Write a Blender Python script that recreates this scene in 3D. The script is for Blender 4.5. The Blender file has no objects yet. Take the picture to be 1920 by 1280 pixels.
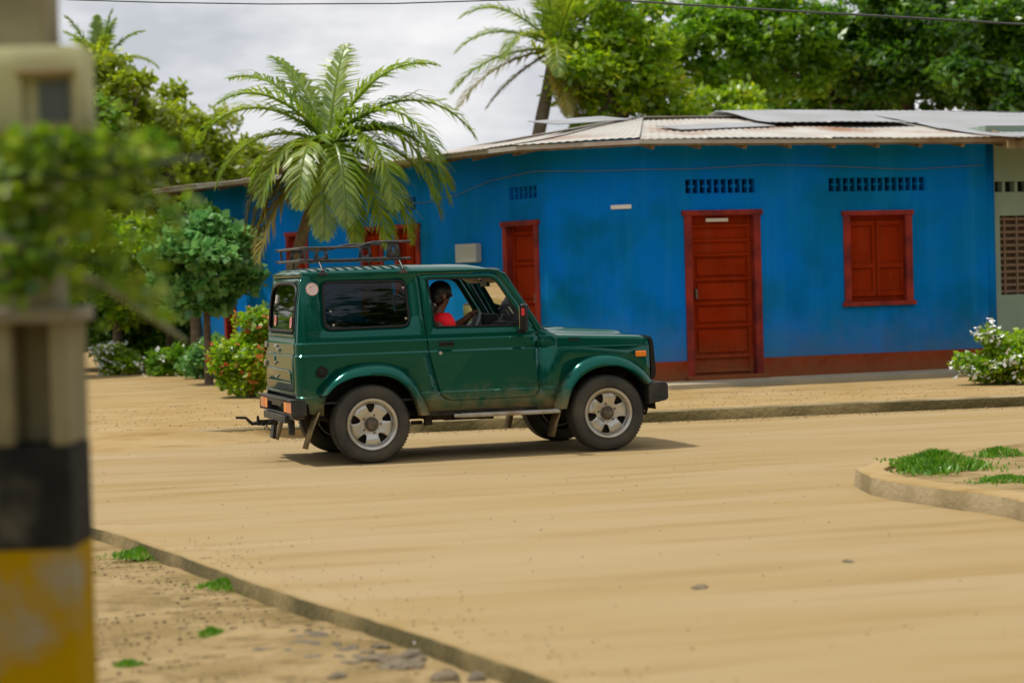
import bpy, bmesh, math, random
import numpy as np
from mathutils import Vector, Matrix
random.seed(7); RNG = np.random.default_rng(11)
PI = math.pi; R_ = math.radians
scene = bpy.context.scene; COL = scene.collection

# ---------------------------------------------------------------- camera
F, H, HY, ROLL = 3976.0, 1.471, 520.71, 0.0279
A = math.atan((640 - HY) / F)
cx, cy = math.cos(ROLL), math.sin(ROLL)
Rv = Vector((1, 0, 0)); Fv = Vector((0, math.cos(A), -math.sin(A))); Uv = Vector((0, math.sin(A), math.cos(A)))
right = Rv * cx - Uv * cy; up = Rv * cy + Uv * cx
cam = bpy.data.cameras.new('camera'); cam_o = bpy.data.objects.new('camera', cam); COL.objects.link(cam_o)
cam.sensor_width = 36; cam.lens = 36 * F / 1920; cam.clip_start = 0.1; cam.clip_end = 3000
cam_o.matrix_world = Matrix(((right.x, up.x, -Fv.x, 0), (right.y, up.y, -Fv.y, 0), (right.z, up.z, -Fv.z, H), (0, 0, 0, 1)))
cam.dof.use_dof = True; cam.dof.focus_distance = 17.6; cam.dof.aperture_fstop = 2.0
scene.camera = cam_o
# ---------------------------------------------------------------- light
SUN = Vector((-0.42, 0.02, 1.0)).normalized()          # towards the sun
sel = math.asin(SUN.z); saz = math.atan2(SUN.x, SUN.y)
w = bpy.data.worlds.new("World"); scene.world = w; w.use_nodes = True
nt = w.node_tree; nt.nodes.clear()
def N(nt, t, **k):
    n = nt.nodes.new(t)
    for a, b in k.items(): setattr(n, a, b)
    return n
wo = N(nt, 'ShaderNodeOutputWorld'); bg = N(nt, 'ShaderNodeBackground')
sky = N(nt, 'ShaderNodeTexSky', sky_type='NISHITA', sun_disc=False)
sky.sun_elevation = sel; sky.sun_rotation = saz; sky.air_density = 1.0; sky.dust_density = 2.0
tc = N(nt, 'ShaderNodeTexCoord'); mp = N(nt, 'ShaderNodeMapping'); mp.inputs['Scale'].default_value = (1.0, 1.0, 3.2)
nz = N(nt, 'ShaderNodeTexNoise'); nz.inputs['Scale'].default_value = 7.0; nz.inputs['Detail'].default_value = 7; nz.inputs['Roughness'].default_value = .55
nz2 = N(nt, 'ShaderNodeTexNoise'); nz2.inputs['Scale'].default_value = 3.0; nz2.inputs['Detail'].default_value = 5
cr = N(nt, 'ShaderNodeValToRGB'); cr.color_ramp.elements[0].position = .38; cr.color_ramp.elements[0].color = (5.7, 6.0, 6.5, 1)
cr.color_ramp.elements[1].position = .62; cr.color_ramp.elements[1].color = (9.6, 9.5, 9.6, 1)
cr2 = N(nt, 'ShaderNodeValToRGB'); cr2.color_ramp.elements[0].position = .20; cr2.color_ramp.elements[1].position = .42
cr2.color_ramp.elements[0].color = (.55, .55, .55, 1)
mx = N(nt, 'ShaderNodeMix', data_type='RGBA')
L = nt.links
L.new(tc.outputs['Generated'], mp.inputs['Vector']); L.new(mp.outputs[0], nz.inputs['Vector']); L.new(mp.outputs[0], nz2.inputs['Vector'])
L.new(nz.outputs['Fac'], cr.inputs[0]); L.new(nz2.outputs['Fac'], cr2.inputs[0])
L.new(cr2.outputs[0], mx.inputs[0]); L.new(sky.outputs[0], mx.inputs[6]); L.new(cr.outputs[0], mx.inputs[7])
L.new(mx.outputs[2], bg.inputs['Color']); bg.inputs['Strength'].default_value = 0.10
L.new(bg.outputs[0], wo.inputs['Surface'])
sl = bpy.data.lights.new('sun', 'SUN'); sl.energy = 3.3; sl.angle = R_(2.5); sl.color = (1.0, .955, .87)
so = bpy.data.objects.new('sun', sl); COL.objects.link(so); so.rotation_euler = SUN.to_track_quat('Z', 'Y').to_euler()
so.location = (-8, 0, 20)
scene.view_settings.view_transform = 'Standard'; scene.view_settings.look = 'None'
scene.view_settings.exposure = 0.0; scene.view_settings.gamma = 1.0
scene.cycles.max_bounces = 8; scene.cycles.transparent_max_bounces = 16

# ---------------------------------------------------------------- helpers
def ray(px, py):
    uu = px - 960; vv = 640 - py
    u = uu * cx + vv * cy; v = -uu * cy + vv * cx
    return Vector((1, 0, 0)) * u + Fv * F + Uv * v
def at(px, py, Y):
    d = ray(px, py); return Vector((0, 0, H)) + d * (Y / d.y)
def gnd(px, py, z=0.0):
    d = ray(px, py); return Vector((0, 0, H)) + d * ((z - H) / d.z)
def tag(o, label=None, cat=None, group=None, kind=None):
    if label: o['label'] = label
    if cat: o['category'] = cat
    if group: o['group'] = group
    if kind: o['kind'] = kind
    return o
def empty(name, loc=(0, 0, 0), rz=0):
    o = bpy.data.objects.new(name, None); COL.objects.link(o); o.location = loc; o.rotation_euler = (0, 0, rz)
    o.empty_display_size = .1; return o
def link(name, me, m=None, parent=None):
    o = bpy.data.objects.new(name, me); COL.objects.link(o)
    if m is not None:
        for mm in (m if isinstance(m, (list, tuple)) else [m]): me.materials.append(mm)
    if parent: o.parent = parent
    return o
def smooth(me, ang=35):
    me.shade_smooth()
    try: me.set_sharp_from_angle(angle=R_(ang))
    except Exception: pass
def obj(name, bm, m, parent=None, ang=35, bevel=0, solid=0, off=-1, seg=2):
    bmesh.ops.recalc_face_normals(bm, faces=bm.faces[:]) if not solid else None
    me = bpy.data.meshes.new(name); bm.to_mesh(me); bm.free()
    smooth(me, ang)
    o = link(name, me, m, parent)
    if solid:
        s = o.modifiers.new('solid', 'SOLIDIFY'); s.thickness = solid; s.offset = off
    if bevel:
        b = o.modifiers.new('bevel', 'BEVEL'); b.width = bevel; b.segments = seg; b.limit_method = 'ANGLE'; b.angle_limit = R_(40); b.harden_normals = False
    return o
def box(bm, c, s, rot=None):
    M = Matrix.Translation(c)
    if rot is not None: M = M @ rot.to_matrix().to_4x4() if not isinstance(rot, Matrix) else M @ rot.to_4x4()
    M = M @ Matrix.Diagonal((s[0], s[1], s[2], 1))
    return bmesh.ops.create_cube(bm, size=1, matrix=M)['verts']
def cyl(bm, a, b, r1, r2=None, seg=16, caps=True):
    a = Vector(a); b = Vector(b); d = b - a; r2 = r1 if r2 is None else r2
    M = Matrix.Translation((a + b) / 2) @ d.to_track_quat('Z', 'Y').to_matrix().to_4x4()
    bmesh.ops.create_cone(bm, cap_ends=caps, segments=seg, radius1=r1, radius2=r2, depth=d.length, matrix=M)
def tube(bm, pts, rads, seg=8, cap=True):
    pts = [Vector(p) for p in pts]
    if not isinstance(rads, (list, tuple)): rads = [rads] * len(pts)
    rings = []; prev = None
    for i, p in enumerate(pts):
        t = (pts[min(i + 1, len(pts) - 1)] - pts[max(i - 1, 0)]).normalized()
        if prev is None:
            n = t.orthogonal().normalized()
        else:
            n = (prev - t * prev.dot(t)); n = n.normalized() if n.length > 1e-6 else t.orthogonal().normalized()
        prev = n; b = t.cross(n)
        rings.append([bm.verts.new(p + (n * math.cos(k * 2 * PI / seg) + b * math.sin(k * 2 * PI / seg)) * rads[i]) for k in range(seg)])
    for i in range(len(rings) - 1):
        for k in range(seg):
            bm.faces.new((rings[i][k], rings[i][(k + 1) % seg], rings[i + 1][(k + 1) % seg], rings[i + 1][k]))
    if cap:
        bm.faces.new(rings[0][::-1]); bm.faces.new(rings[-1])
def lathe(bm, prof, c, axis='y', seg=48):
    """prof: list of (r, h) along axis"""
    rings = []
    for r, h in prof:
        ring = []
        for k in range(seg):
            a = 2 * PI * k / seg
            ring.append(bm.verts.new((c[0] + r * math.cos(a), c[1] + h, c[2] + r * math.sin(a)) if axis == 'y' else
                                     (c[0] + r * math.cos(a), c[1] + r * math.sin(a), c[2] + h)))
        rings.append(ring)
    for i in range(len(rings) - 1):
        for k in range(seg):
            bm.faces.new((rings[i][k], rings[i][(k + 1) % seg], rings[i + 1][(k + 1) % seg], rings[i + 1][k]))
    return rings
def loft(bm, rows, close=False):
    vs = [[bm.verts.new(p) for p in r] for r in rows]
    n = len(rows[0])
    for i in range(len(vs) - 1):
        for k in range(n if close else n - 1):
            bm.faces.new((vs[i][k], vs[i][(k + 1) % n], vs[i + 1][(k + 1) % n], vs[i + 1][k]))
    return vs
def flat_fill(outer, holes=(), us=(), vs=()):
    """2D polygon with holes -> bmesh in the xy plane, cut along u / v lines."""
    bm = bmesh.new(); edges = []
    for loop in [outer] + list(holes):
        v = [bm.verts.new((p[0], p[1], 0)) for p in loop]
        for i in range(len(v)): edges.append(bm.edges.new((v[i], v[(i + 1) % len(v)])))
    bmesh.ops.triangle_fill(bm, use_beauty=True, use_dissolve=False, edges=edges, normal=(0, 0, 1))
    for u in us:
        bmesh.ops.bisect_plane(bm, geom=bm.verts[:] + bm.edges[:] + bm.faces[:], plane_co=(u, 0, 0), plane_no=(1, 0, 0), dist=1e-5)
    for v in vs:
        bmesh.ops.bisect_plane(bm, geom=bm.verts[:] + bm.edges[:] + bm.faces[:], plane_co=(0, v, 0), plane_no=(0, 1, 0), dist=1e-5)
    for f in bm.faces:
        if f.normal.z < 0: f.normal_flip()
    return bm
def rrect(x0, y0, x1, y1, r, n=5):
    out = []
    for (cx_, cy_, a0) in ((x1 - r, y0 + r, -PI / 2), (x1 - r, y1 - r, 0), (x0 + r, y1 - r, PI / 2), (x0 + r, y0 + r, PI)):
        for k in range(n + 1):
            a = a0 + k * PI / 2 / n; out.append((cx_ + r * math.cos(a), cy_ + r * math.sin(a)))
    return out
def round_poly(pts, r, n=4):
    out = []; m = len(pts); rr = r if isinstance(r, (list, tuple)) else [r] * m
    for i in range(m):
        p = Vector(pts[i]); a = Vector(pts[i - 1]); b = Vector(pts[(i + 1) % m]); q = rr[i]
        if q <= 0: out.append((p.x, p.y)); continue
        da = (a - p); db = (b - p); ra = min(q, da.length * .45); rb = min(q, db.length * .45)
        s = p + da.normalized() * ra; e = p + db.normalized() * rb
        for k in range(n + 1):
            t = k / n; v = s * (1 - t) ** 2 + p * 2 * t * (1 - t) + e * t * t; out.append((v.x, v.y))
    return out
def prism(bm, poly, z0, z1):
    lo = [bm.verts.new((p[0], p[1], z0)) for p in poly]; hi = [bm.verts.new((p[0], p[1], z1)) for p in poly]
    n = len(poly)
    for i in range(n): bm.faces.new((lo[i], lo[(i + 1) % n], hi[(i + 1) % n], hi[i]))
    f1 = bm.faces.new(hi); f2 = bm.faces.new(lo[::-1])
    bmesh.ops.triangulate(bm, faces=[f1, f2])
def smoothstep(a, b, x):
    t = max(0, min(1, (x - a) / (b - a))); return t * t * (3 - 2 * t)

# ---------------------------------------------------------------- materials
def M(name, col, rough=.6, metal=0, coat=0, col2=None, nscale=5, ndetail=5, lo=.35, hi=.65, bump=0, bscale=40, stretch=(1, 1, 1), coat_rough=.05, col3=None, n3=40, spec=.5, space='Object', trans=0, emit=0, rot=0):
    m = bpy.data.materials.new(name); m.use_nodes = True; nt = m.node_tree; p = nt.nodes['Principled BSDF']
    p.inputs['Base Color'].default_value = (*col, 1); p.inputs['Roughness'].default_value = rough; p.inputs['Metallic'].default_value = metal
    p.inputs['Coat Weight'].default_value = coat; p.inputs['Coat Roughness'].default_value = coat_rough
    p.inputs['Specular IOR Level'].default_value = spec
    if trans: p.inputs['Transmission Weight'].default_value = trans
    m['p'] = 1
    if col2 or bump:
        tc = N(nt, 'ShaderNodeTexCoord'); mp = N(nt, 'ShaderNodeMapping'); mp.inputs['Scale'].default_value = stretch
        if rot:
            mr_ = N(nt, 'ShaderNodeMapping'); mr_.inputs['Rotation'].default_value = (0, 0, rot); nt.links.new(tc.outputs[space], mr_.inputs['Vector']); nt.links.new(mr_.outputs[0], mp.inputs['Vector'])
        else: nt.links.new(tc.outputs[space], mp.inputs['Vector'])
    cur = None
    if col2:
        nz = N(nt, 'ShaderNodeTexNoise'); nz.inputs['Scale'].default_value = nscale; nz.inputs['Detail'].default_value = ndetail
        cr = N(nt, 'ShaderNodeValToRGB'); cr.color_ramp.elements[0].position = lo; cr.color_ramp.elements[1].position = hi
        cr.color_ramp.elements[0].color = (*col, 1); cr.color_ramp.elements[1].color = (*col2, 1)
        nt.links.new(mp.outputs[0], nz.inputs['Vector']); nt.links.new(nz.outputs['Fac'], cr.inputs[0]); cur = cr.outputs[0]
        if col3:
            n3_ = N(nt, 'ShaderNodeTexNoise'); n3_.inputs['Scale'].default_value = n3; n3_.inputs['Detail'].default_value = 6
            c3 = N(nt, 'ShaderNodeValToRGB'); c3.color_ramp.elements[0].position = .5; c3.color_ramp.elements[1].position = .72
            mx = N(nt, 'ShaderNodeMix', data_type='RGBA'); mx.inputs[7].default_value = (*col3, 1)
            nt.links.new(mp.outputs[0], n3_.inputs['Vector']); nt.links.new(n3_.outputs['Fac'], c3.inputs[0])
            nt.links.new(c3.outputs[0], mx.inputs[0]); nt.links.new(cur, mx.inputs[6]); cur = mx.outputs[2]
        nt.links.new(cur, p.inputs['Base Color'])
    if bump:
        nb = N(nt, 'ShaderNodeTexNoise'); nb.inputs['Scale'].default_value = bscale; nb.inputs['Detail'].default_value = 8
        b = N(nt, 'ShaderNodeBump'); b.inputs['Strength'].default_value = bump; b.inputs['Distance'].default_value = .02
        nt.links.new(mp.outputs[0], nb.inputs['Vector']); nt.links.new(nb.outputs['Fac'], b.inputs['Height']); nt.links.new(b.outputs[0], p.inputs['Normal'])
    return m
def add_dirt(m, z0, z1, col, amt, ns, vstreak=None, up=(3, 3, .3)):
    nt = m.node_tree; p = nt.nodes['Principled BSDF']; l = nt.links; src = p.inputs['Base Color'].links[0].from_socket
    tc = N(nt, 'ShaderNodeTexCoord'); sp = N(nt, 'ShaderNodeSeparateXYZ'); l.new(tc.outputs['Object'], sp.inputs[0])
    mr = N(nt, 'ShaderNodeMapRange'); mr.inputs['From Min'].default_value = z1; mr.inputs['From Max'].default_value = z0; l.new(sp.outputs['Z'], mr.inputs['Value'])
    nz = N(nt, 'ShaderNodeTexNoise'); nz.inputs['Scale'].default_value = ns; nz.inputs['Detail'].default_value = 9; nz.inputs['Roughness'].default_value = .65; l.new(tc.outputs['Object'], nz.inputs['Vector'])
    a = N(nt, 'ShaderNodeMath', operation='MULTIPLY_ADD'); a.inputs[1].default_value = 2.6; a.inputs[2].default_value = -1.2; l.new(nz.outputs['Fac'], a.inputs[0])
    b = N(nt, 'ShaderNodeMath', operation='ADD', use_clamp=True); l.new(a.outputs[0], b.inputs[0]); l.new(mr.outputs[0], b.inputs[1])
    c = N(nt, 'ShaderNodeMath', operation='MULTIPLY', use_clamp=True); l.new(b.outputs[0], c.inputs[0]); l.new(mr.outputs[0], c.inputs[1])
    d = N(nt, 'ShaderNodeMath', operation='MULTIPLY', use_clamp=True); d.inputs[1].default_value = amt; l.new(c.outputs[0], d.inputs[0])
    mx = N(nt, 'ShaderNodeMix', data_type='RGBA'); mx.inputs[7].default_value = (*col, 1); l.new(d.outputs[0], mx.inputs[0]); l.new(src, mx.inputs[6]); cur = mx.outputs[2]
    if vstreak:
        mp = N(nt, 'ShaderNodeMapping'); mp.inputs['Scale'].default_value = up; l.new(tc.outputs['Object'], mp.inputs['Vector'])
        n2 = N(nt, 'ShaderNodeTexNoise'); n2.inputs['Scale'].default_value = 1.6; n2.inputs['Detail'].default_value = 8; n2.inputs['Roughness'].default_value = .7; l.new(mp.outputs[0], n2.inputs['Vector'])
        r2 = N(nt, 'ShaderNodeValToRGB'); r2.color_ramp.elements[0].position = .48; r2.color_ramp.elements[1].position = .78; r2.color_ramp.elements[1].color = (.45, .45, .45, 1); l.new(n2.outputs['Fac'], r2.inputs[0])
        m2 = N(nt, 'ShaderNodeMix', data_type='RGBA'); m2.inputs[7].default_value = (*vstreak, 1); l.new(r2.outputs[0], m2.inputs[0]); l.new(cur, m2.inputs[6]); cur = m2.outputs[2]
    l.new(cur, p.inputs['Base Color'])
def leaf_mat(name, a, b, c=None, trans=.45, scale=1.2):
    m = bpy.data.materials.new(name); m.use_nodes = True; nt = m.node_tree; nt.nodes.clear()
    o = N(nt, 'ShaderNodeOutputMaterial'); g = N(nt, 'ShaderNodeNewGeometry'); tc = N(nt, 'ShaderNodeTexCoord')
    nz = N(nt, 'ShaderNodeTexNoise'); nz.inputs['Scale'].default_value = scale; nz.inputs['Detail'].default_value = 3
    ad = N(nt, 'ShaderNodeMath', operation='MULTIPLY_ADD'); ad.inputs[1].default_value = .45; 
    sb = N(nt, 'ShaderNodeMath', operation='MULTIPLY'); sb.inputs[1].default_value = .75
    cr = N(nt, 'ShaderNodeValToRGB'); e = cr.color_ramp.elements; e[0].position = .3; e[1].position = .8; e[0].color = (*a, 1); e[1].color = (*b, 1)
    if c: x = e.new(.9); x.color = (*c, 1)
    d = N(nt, 'ShaderNodeBsdfDiffuse'); t = N(nt, 'ShaderNodeBsdfTranslucent'); gl = N(nt, 'ShaderNodeBsdfGlossy'); gl.inputs['Roughness'].default_value = .38
    m1 = N(nt, 'ShaderNodeMixShader'); m1.inputs[0].default_value = trans; m2 = N(nt, 'ShaderNodeMixShader'); m2.inputs[0].default_value = .06
    l = nt.links
    l.new(tc.outputs['Object'], nz.inputs['Vector']); l.new(nz.outputs['Fac'], sb.inputs[0])
    l.new(g.outputs['Random Per Island'], ad.inputs[0]); l.new(sb.outputs[0], ad.inputs[2]); l.new(ad.outputs[0], cr.inputs[0])
    l.new(cr.outputs[0], d.inputs[0]); l.new(cr.outputs[0], t.inputs[0]); l.new(d.outputs[0], m1.inputs[1]); l.new(t.outputs[0], m1.inputs[2])
    l.new(m1.outputs[0], m2.inputs[1]); l.new(gl.outputs[0], m2.inputs[2]); l.new(m2.outputs[0], o.inputs[0]); return m
def glass_mat(name, tint, refl=.05, rough=.0):
    m = bpy.data.materials.new(name); m.use_nodes = True; nt = m.node_tree; nt.nodes.clear()
    o = N(nt, 'ShaderNodeOutputMaterial'); t = N(nt, 'ShaderNodeBsdfTransparent'); t.inputs[0].default_value = (*tint, 1)
    g = N(nt, 'ShaderNodeBsdfGlossy'); g.inputs['Roughness'].default_value = rough + .02; fr = N(nt, 'ShaderNodeFresnel'); fr.inputs[0].default_value = 1.45
    mm = N(nt, 'ShaderNodeMixShader'); l = nt.links
    l.new(fr.outputs[0], mm.inputs[0]); l.new(t.outputs[0], mm.inputs[1]); l.new(g.outputs[0], mm.inputs[2]); l.new(mm.outputs[0], o.inputs[0]); return m

# car paint: metallic green with road dust gathering low on the body
def paint(name, base, dust_lo, dust_hi, amount=.85):
    m = bpy.data.materials.new(name); m.use_nodes = True; nt = m.node_tree; p = nt.nodes['Principled BSDF']; l = nt.links
    tc = N(nt, 'ShaderNodeTexCoord'); sp = N(nt, 'ShaderNodeSeparateXYZ'); l.new(tc.outputs['Object'], sp.inputs[0])
    nz = N(nt, 'ShaderNodeTexNoise'); nz.inputs['Scale'].default_value = 9; nz.inputs['Detail'].default_value = 9; nz.inputs['Roughness'].default_value = .65
    l.new(tc.outputs['Object'], nz.inputs['Vector'])
    mr = N(nt, 'ShaderNodeMapRange'); mr.inputs['From Min'].default_value = dust_hi; mr.inputs['From Max'].default_value = dust_lo
    l.new(sp.outputs['Z'], mr.inputs['Value'])
    m1 = N(nt, 'ShaderNodeMath', operation='MULTIPLY_ADD'); m1.inputs[1].default_value = 2.6; m1.inputs[2].default_value = -1.45
    l.new(nz.outputs['Fac'], m1.inputs[0])
    m2 = N(nt, 'ShaderNodeMath', operation='ADD'); l.new(m1.outputs[0], m2.inputs[0]); l.new(mr.outputs[0], m2.inputs[1])
    m3 = N(nt, 'ShaderNodeMath', operation='MULTIPLY', use_clamp=True); m3.inputs[1].default_value = amount; l.new(m2.outputs[0], m3.inputs[0])
    m4 = N(nt, 'ShaderNodeMath', operation='MULTIPLY', use_clamp=True); l.new(m3.outputs[0], m4.inputs[0]); l.new(mr.outputs[0], m4.inputs[1])
    m5 = N(nt, 'ShaderNodeMath', operation='ADD', use_clamp=True); m5.inputs[1].default_value = .0; l.new(m4.outputs[0], m5.inputs[0])
    mx = N(nt, 'ShaderNodeMix', data_type='RGBA'); mx.inputs[6].default_value = (*base, 1); mx.inputs[7].default_value = (.26, .17, .07, 1)
    l.new(m5.outputs[0], mx.inputs[0]); l.new(mx.outputs[2], p.inputs['Base Color'])
    p.inputs['Metallic'].default_value = 0; p.inputs['Roughness'].default_value = .14; p.inputs['Specular IOR Level'].default_value = .75; p.inputs['Specular Tint'].default_value = (.16, .85, .66, 1)
    iv = N(nt, 'ShaderNodeMath', operation='MULTIPLY_ADD'); iv.inputs[1].default_value = -.2; iv.inputs[2].default_value = .2; iv.use_clamp = True
    l.new(m5.outputs[0], iv.inputs[0]); l.new(iv.outputs[0], p.inputs['Coat Weight']); p.inputs['Coat Roughness'].default_value = .05
    rg_ = N(nt, 'ShaderNodeMath', operation='MULTIPLY_ADD'); rg_.inputs[1].default_value = .9; rg_.inputs[2].default_value = .14; l.new(m5.outputs[0], rg_.inputs[0]); l.new(rg_.outputs[0], p.inputs['Roughness'])
    return m
GREEN = (.0002, .048, .036)
mPaint = paint('green_paint', GREEN, .36, .70, 1.0)
mBlack = M('black_plastic', (.006, .006, .007), .4, spec=.3, col2=(.014, .014, .014), nscale=12)
mBumper = M('bumper_plastic', (.022, .024, .026), .5, col2=(.07, .06, .042), nscale=7, lo=.45, hi=.75)
mRubber = M('seal_rubber', (.006, .006, .006), .6)
mTyre = M('tyre_rubber', (.035, .034, .031), .8, col2=(.085, .072, .05), nscale=5, lo=.35, hi=.7, bump=.1)
mRim = M('alloy_rim', (.56, .55, .52), .35, metal=.65, col2=(.40, .34, .24), nscale=6, lo=.45, hi=.75)
mHub = M('hub_cap', (.06, .055, .045), .5, col2=(.16, .12, .08), nscale=30)
mUnder = M('underbody', (.008, .007, .006), .9, col2=(.055, .04, .02), nscale=8, lo=.45, hi=.75)
mMud = M('dusty_flap', (.24, .17, .075), .9, col2=(.12, .09, .045), nscale=9, bump=.2)
mSteel = M('step_steel', (.42, .40, .35), .45, metal=.5, col2=(.30, .22, .12), nscale=9, lo=.45, hi=.7)
mRack = M('rack_steel', (.045, .045, .05), .4, metal=.3, col2=(.13, .10, .08), nscale=15, lo=.5, hi=.7)
mAmber = M('amber_lens', (.95, .24, .01), .25, coat=.6)
mRedLens = M('red_lens', (.65, .09, .03), .25, coat=.6, col2=(.55, .14, .04), nscale=12)
mLens = M('headlight_lens', (.7, .72, .72), .15, coat=1)
mGlassDark = glass_mat('tinted_glass', (.17, .20, .18))
mGlassClear = glass_mat('clear_glass', (.80, .88, .84))
mSeat = M('seat_cloth', (.07, .075, .08), .9)
mTrim = M('dark_trim', (.012, .013, .015), .6)
mVent = M('grey_vinyl', (.10, .12, .13), .5)
mCream = M('cream_vinyl', (.62, .55, .36), .7)
mWhiteSt = M('white_sticker', (.8, .78, .75), .4)
mRedSt = M('red_sticker_and_reflection', (.65, .03, .03), .4)
mSkin = M('skin', (.16, .075, .04), .55)
mShirt = M('red_cotton', (.95, .004, .012), .8, bump=.15, bscale=60)
mHair = M('black_hair', (.004, .004, .005), .45)
mMirror = M('mirror_glass', (.75, .78, .6), .05, metal=1)

# ================================================================ JEEP
CX, CY, CT = -1.3643, 17.8324, 0.3007
jeep = empty('jeep', (CX, CY, 0), CT)
tag(jeep, 'dark green boxy two-door jeep with a black roof rack, driving along the dusty road', 'jeep')
HW = .69; XR = -.605; RC = .09; XF = 2.45
S1 = XF - (XR + RC); ARC = RC * PI / 2; REAR = 2 * (HW - RC); S2 = S1 + ARC; S3 = S2 + REAR; S4 = S3 + ARC; S5 = S4 + S1
def s_right(x): return XF - x
def s_rear(y): return S2 + (y + HW - RC)
def s_left(x): return S4 + (x - (XR + RC))
LEV = [(.37, .014), (.476, .0), (.486, -.003), (.550, -.003), (.560, .006), (.882, .002), (.896, .015), (.980, .013), (.993, .023), (1.02, .025), (1.30, .048), (1.535, .088), (1.60, .10)]
def inset(z):
    if z <= LEV[0][0]: return LEV[0][1]
    for (a, b), (c, d) in zip(LEV, LEV[1:]):
        if z <= c: return b + (d - b) * (z - a) / (c - a)
    return LEV[-1][1]
def wrap(s, z, off=0):
    if s <= S1: p = Vector((XF - s, -HW)); n = Vector((0, -1))
    elif s < S2: a = (s - S1) / RC; c = Vector((XR + RC, -HW + RC)); n = Vector((-math.sin(a), -math.cos(a))); p = c + n * RC
    elif s <= S3: p = Vector((XR, -HW + RC + s - S2)); n = Vector((-1, 0))
    elif s < S4: a = (s - S3) / RC; c = Vector((XR + RC, HW - RC)); n = Vector((-math.cos(a), math.sin(a))); p = c + n * RC
    else: p = Vector((XR + RC + s - S4, HW)); n = Vector((0, 1))
    q = p - n * (inset(z) - off)
    # the fender nose tapers in slightly
    if q.x > 2.2 and abs(n.y) > .5: q.y -= math.copysign((q.x - 2.2) * .10, q.y)
    return Vector((q.x, q.y, z))
ARCS = [S1 + ARC * k / 8 for k in range(9)] + [S3 + ARC * k / 8 for k in range(9)]
LEVS = [a for a, b in LEV]
def skin(name, outer, holes, m, parent, off=0, solid=.02, ang=30, us=None):
    bm = flat_fill(outer, holes, ARCS if us is None else us, LEVS)
    for v in bm.verts: v.co = wrap(v.co.x, v.co.y, off)
    for f in bm.faces: f.normal_update()
    # outward normals
    c = Vector((.9, 0, .9)); bm.normal_update()
    fs = bm.faces[:]
    flip = [f for f in fs if f.normal.dot(Vector((f.calc_center_median().x * .0, f.calc_center_median().y, 0)) if abs(f.normal.y) > abs(f.normal.x) else Vector((-1, 0, 0))) < 0]
    for f in flip: f.normal_flip()
    me = bpy.data.meshes.new(name); bm.to_mesh(me); bm.free(); smooth(me, ang)
    o = link(name, me, m, parent)
    if solid:
        s = o.modifiers.new('solid', 'SOLIDIFY'); s.thickness = solid; s.offset = -1
    return o
def side(pts, right=True):
    """(x,z) list -> (s,z) list on either side"""
    return [(s_right(x) if right else s_left(x), z) for x, z in pts]
door_p = round_poly([(.452, 1.519), (.475, 1.2), (.499, .99), (.503, .90), (.56, .66), (.60, .515), (.66, .484), (1.40, .484), (1.441, .53), (1.441, 1.03), (1.125, 1.505), (1.09, 1.519)],
                    [.02, 0, 0, .05, .05, .04, .05, .04, .04, .03, .03, .02])
def grow(pts, d):
    c = Vector((sum(p[0] for p in pts) / len(pts), sum(p[1] for p in pts) / len(pts))); out = []; n = len(pts)
    area = sum(pts[i][0] * pts[(i + 1) % n][1] - pts[(i + 1) % n][0] * pts[i][1] for i in range(n)); sg = 1 if area > 0 else -1
    for i in range(n):
        a = Vector(pts[i - 1]); b = Vector(pts[(i + 1) % n]); t = (b - a)
        if t.length < 1e-9: out.append(pts[i]); continue
        t.normalize(); nn = Vector((t.y, -t.x)) * sg; out.append((pts[i][0] + nn.x * d, pts[i][1] + nn.y * d))
    return out
door_open = grow(door_p, .006)
dwin_p = round_poly([(.525, 1.478), (.568, 1.088), (1.352, 1.078), (1.095, 1.478)], [.03, .02, .015, .07], 5)
qwin_p = round_poly([(-.352, 1.475), (-.352, 1.097), (.350, 1.105), (.336, 1.472)], .065, 6)
def arch(pts): return pts
rear_in = [(-.385, .40), (-.385, .50), (-.345, .60), (-.26, .68), (-.14, .725), (0, .738), (.14, .725), (.26, .68), (.36, .60), (.42, .50), (.455, .372)]
front_in = [(1.60, .372), (1.64, .50), (1.70, .60), (1.78, .68), (1.90, .725), (2.03, .738), (2.16, .725), (2.27, .68), (2.345, .60), (2.40, .545)]
low = [(XF - .012, .56)] + front_in[::-1] + rear_in[::-1] + [(-.50, .42)]
upr = [(-.50, 1.545), (1.12, 1.545), (1.185, 1.515), (1.487, 1.035), (1.61, .985), (1.61, .878), (2.432, .868)]
rear_low_r = [(S1 + .0, .50), (S2, .565)]; rear_low_l = [(S3, .565), (S4, .50)]
outer = side(low) + rear_low_r + rear_low_l + side(low[::-1], False) + side(upr[::-1], False) + [(S4, 1.545), (S3, 1.545), (S2, 1.545), (S1, 1.545)] + side(upr)
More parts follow.
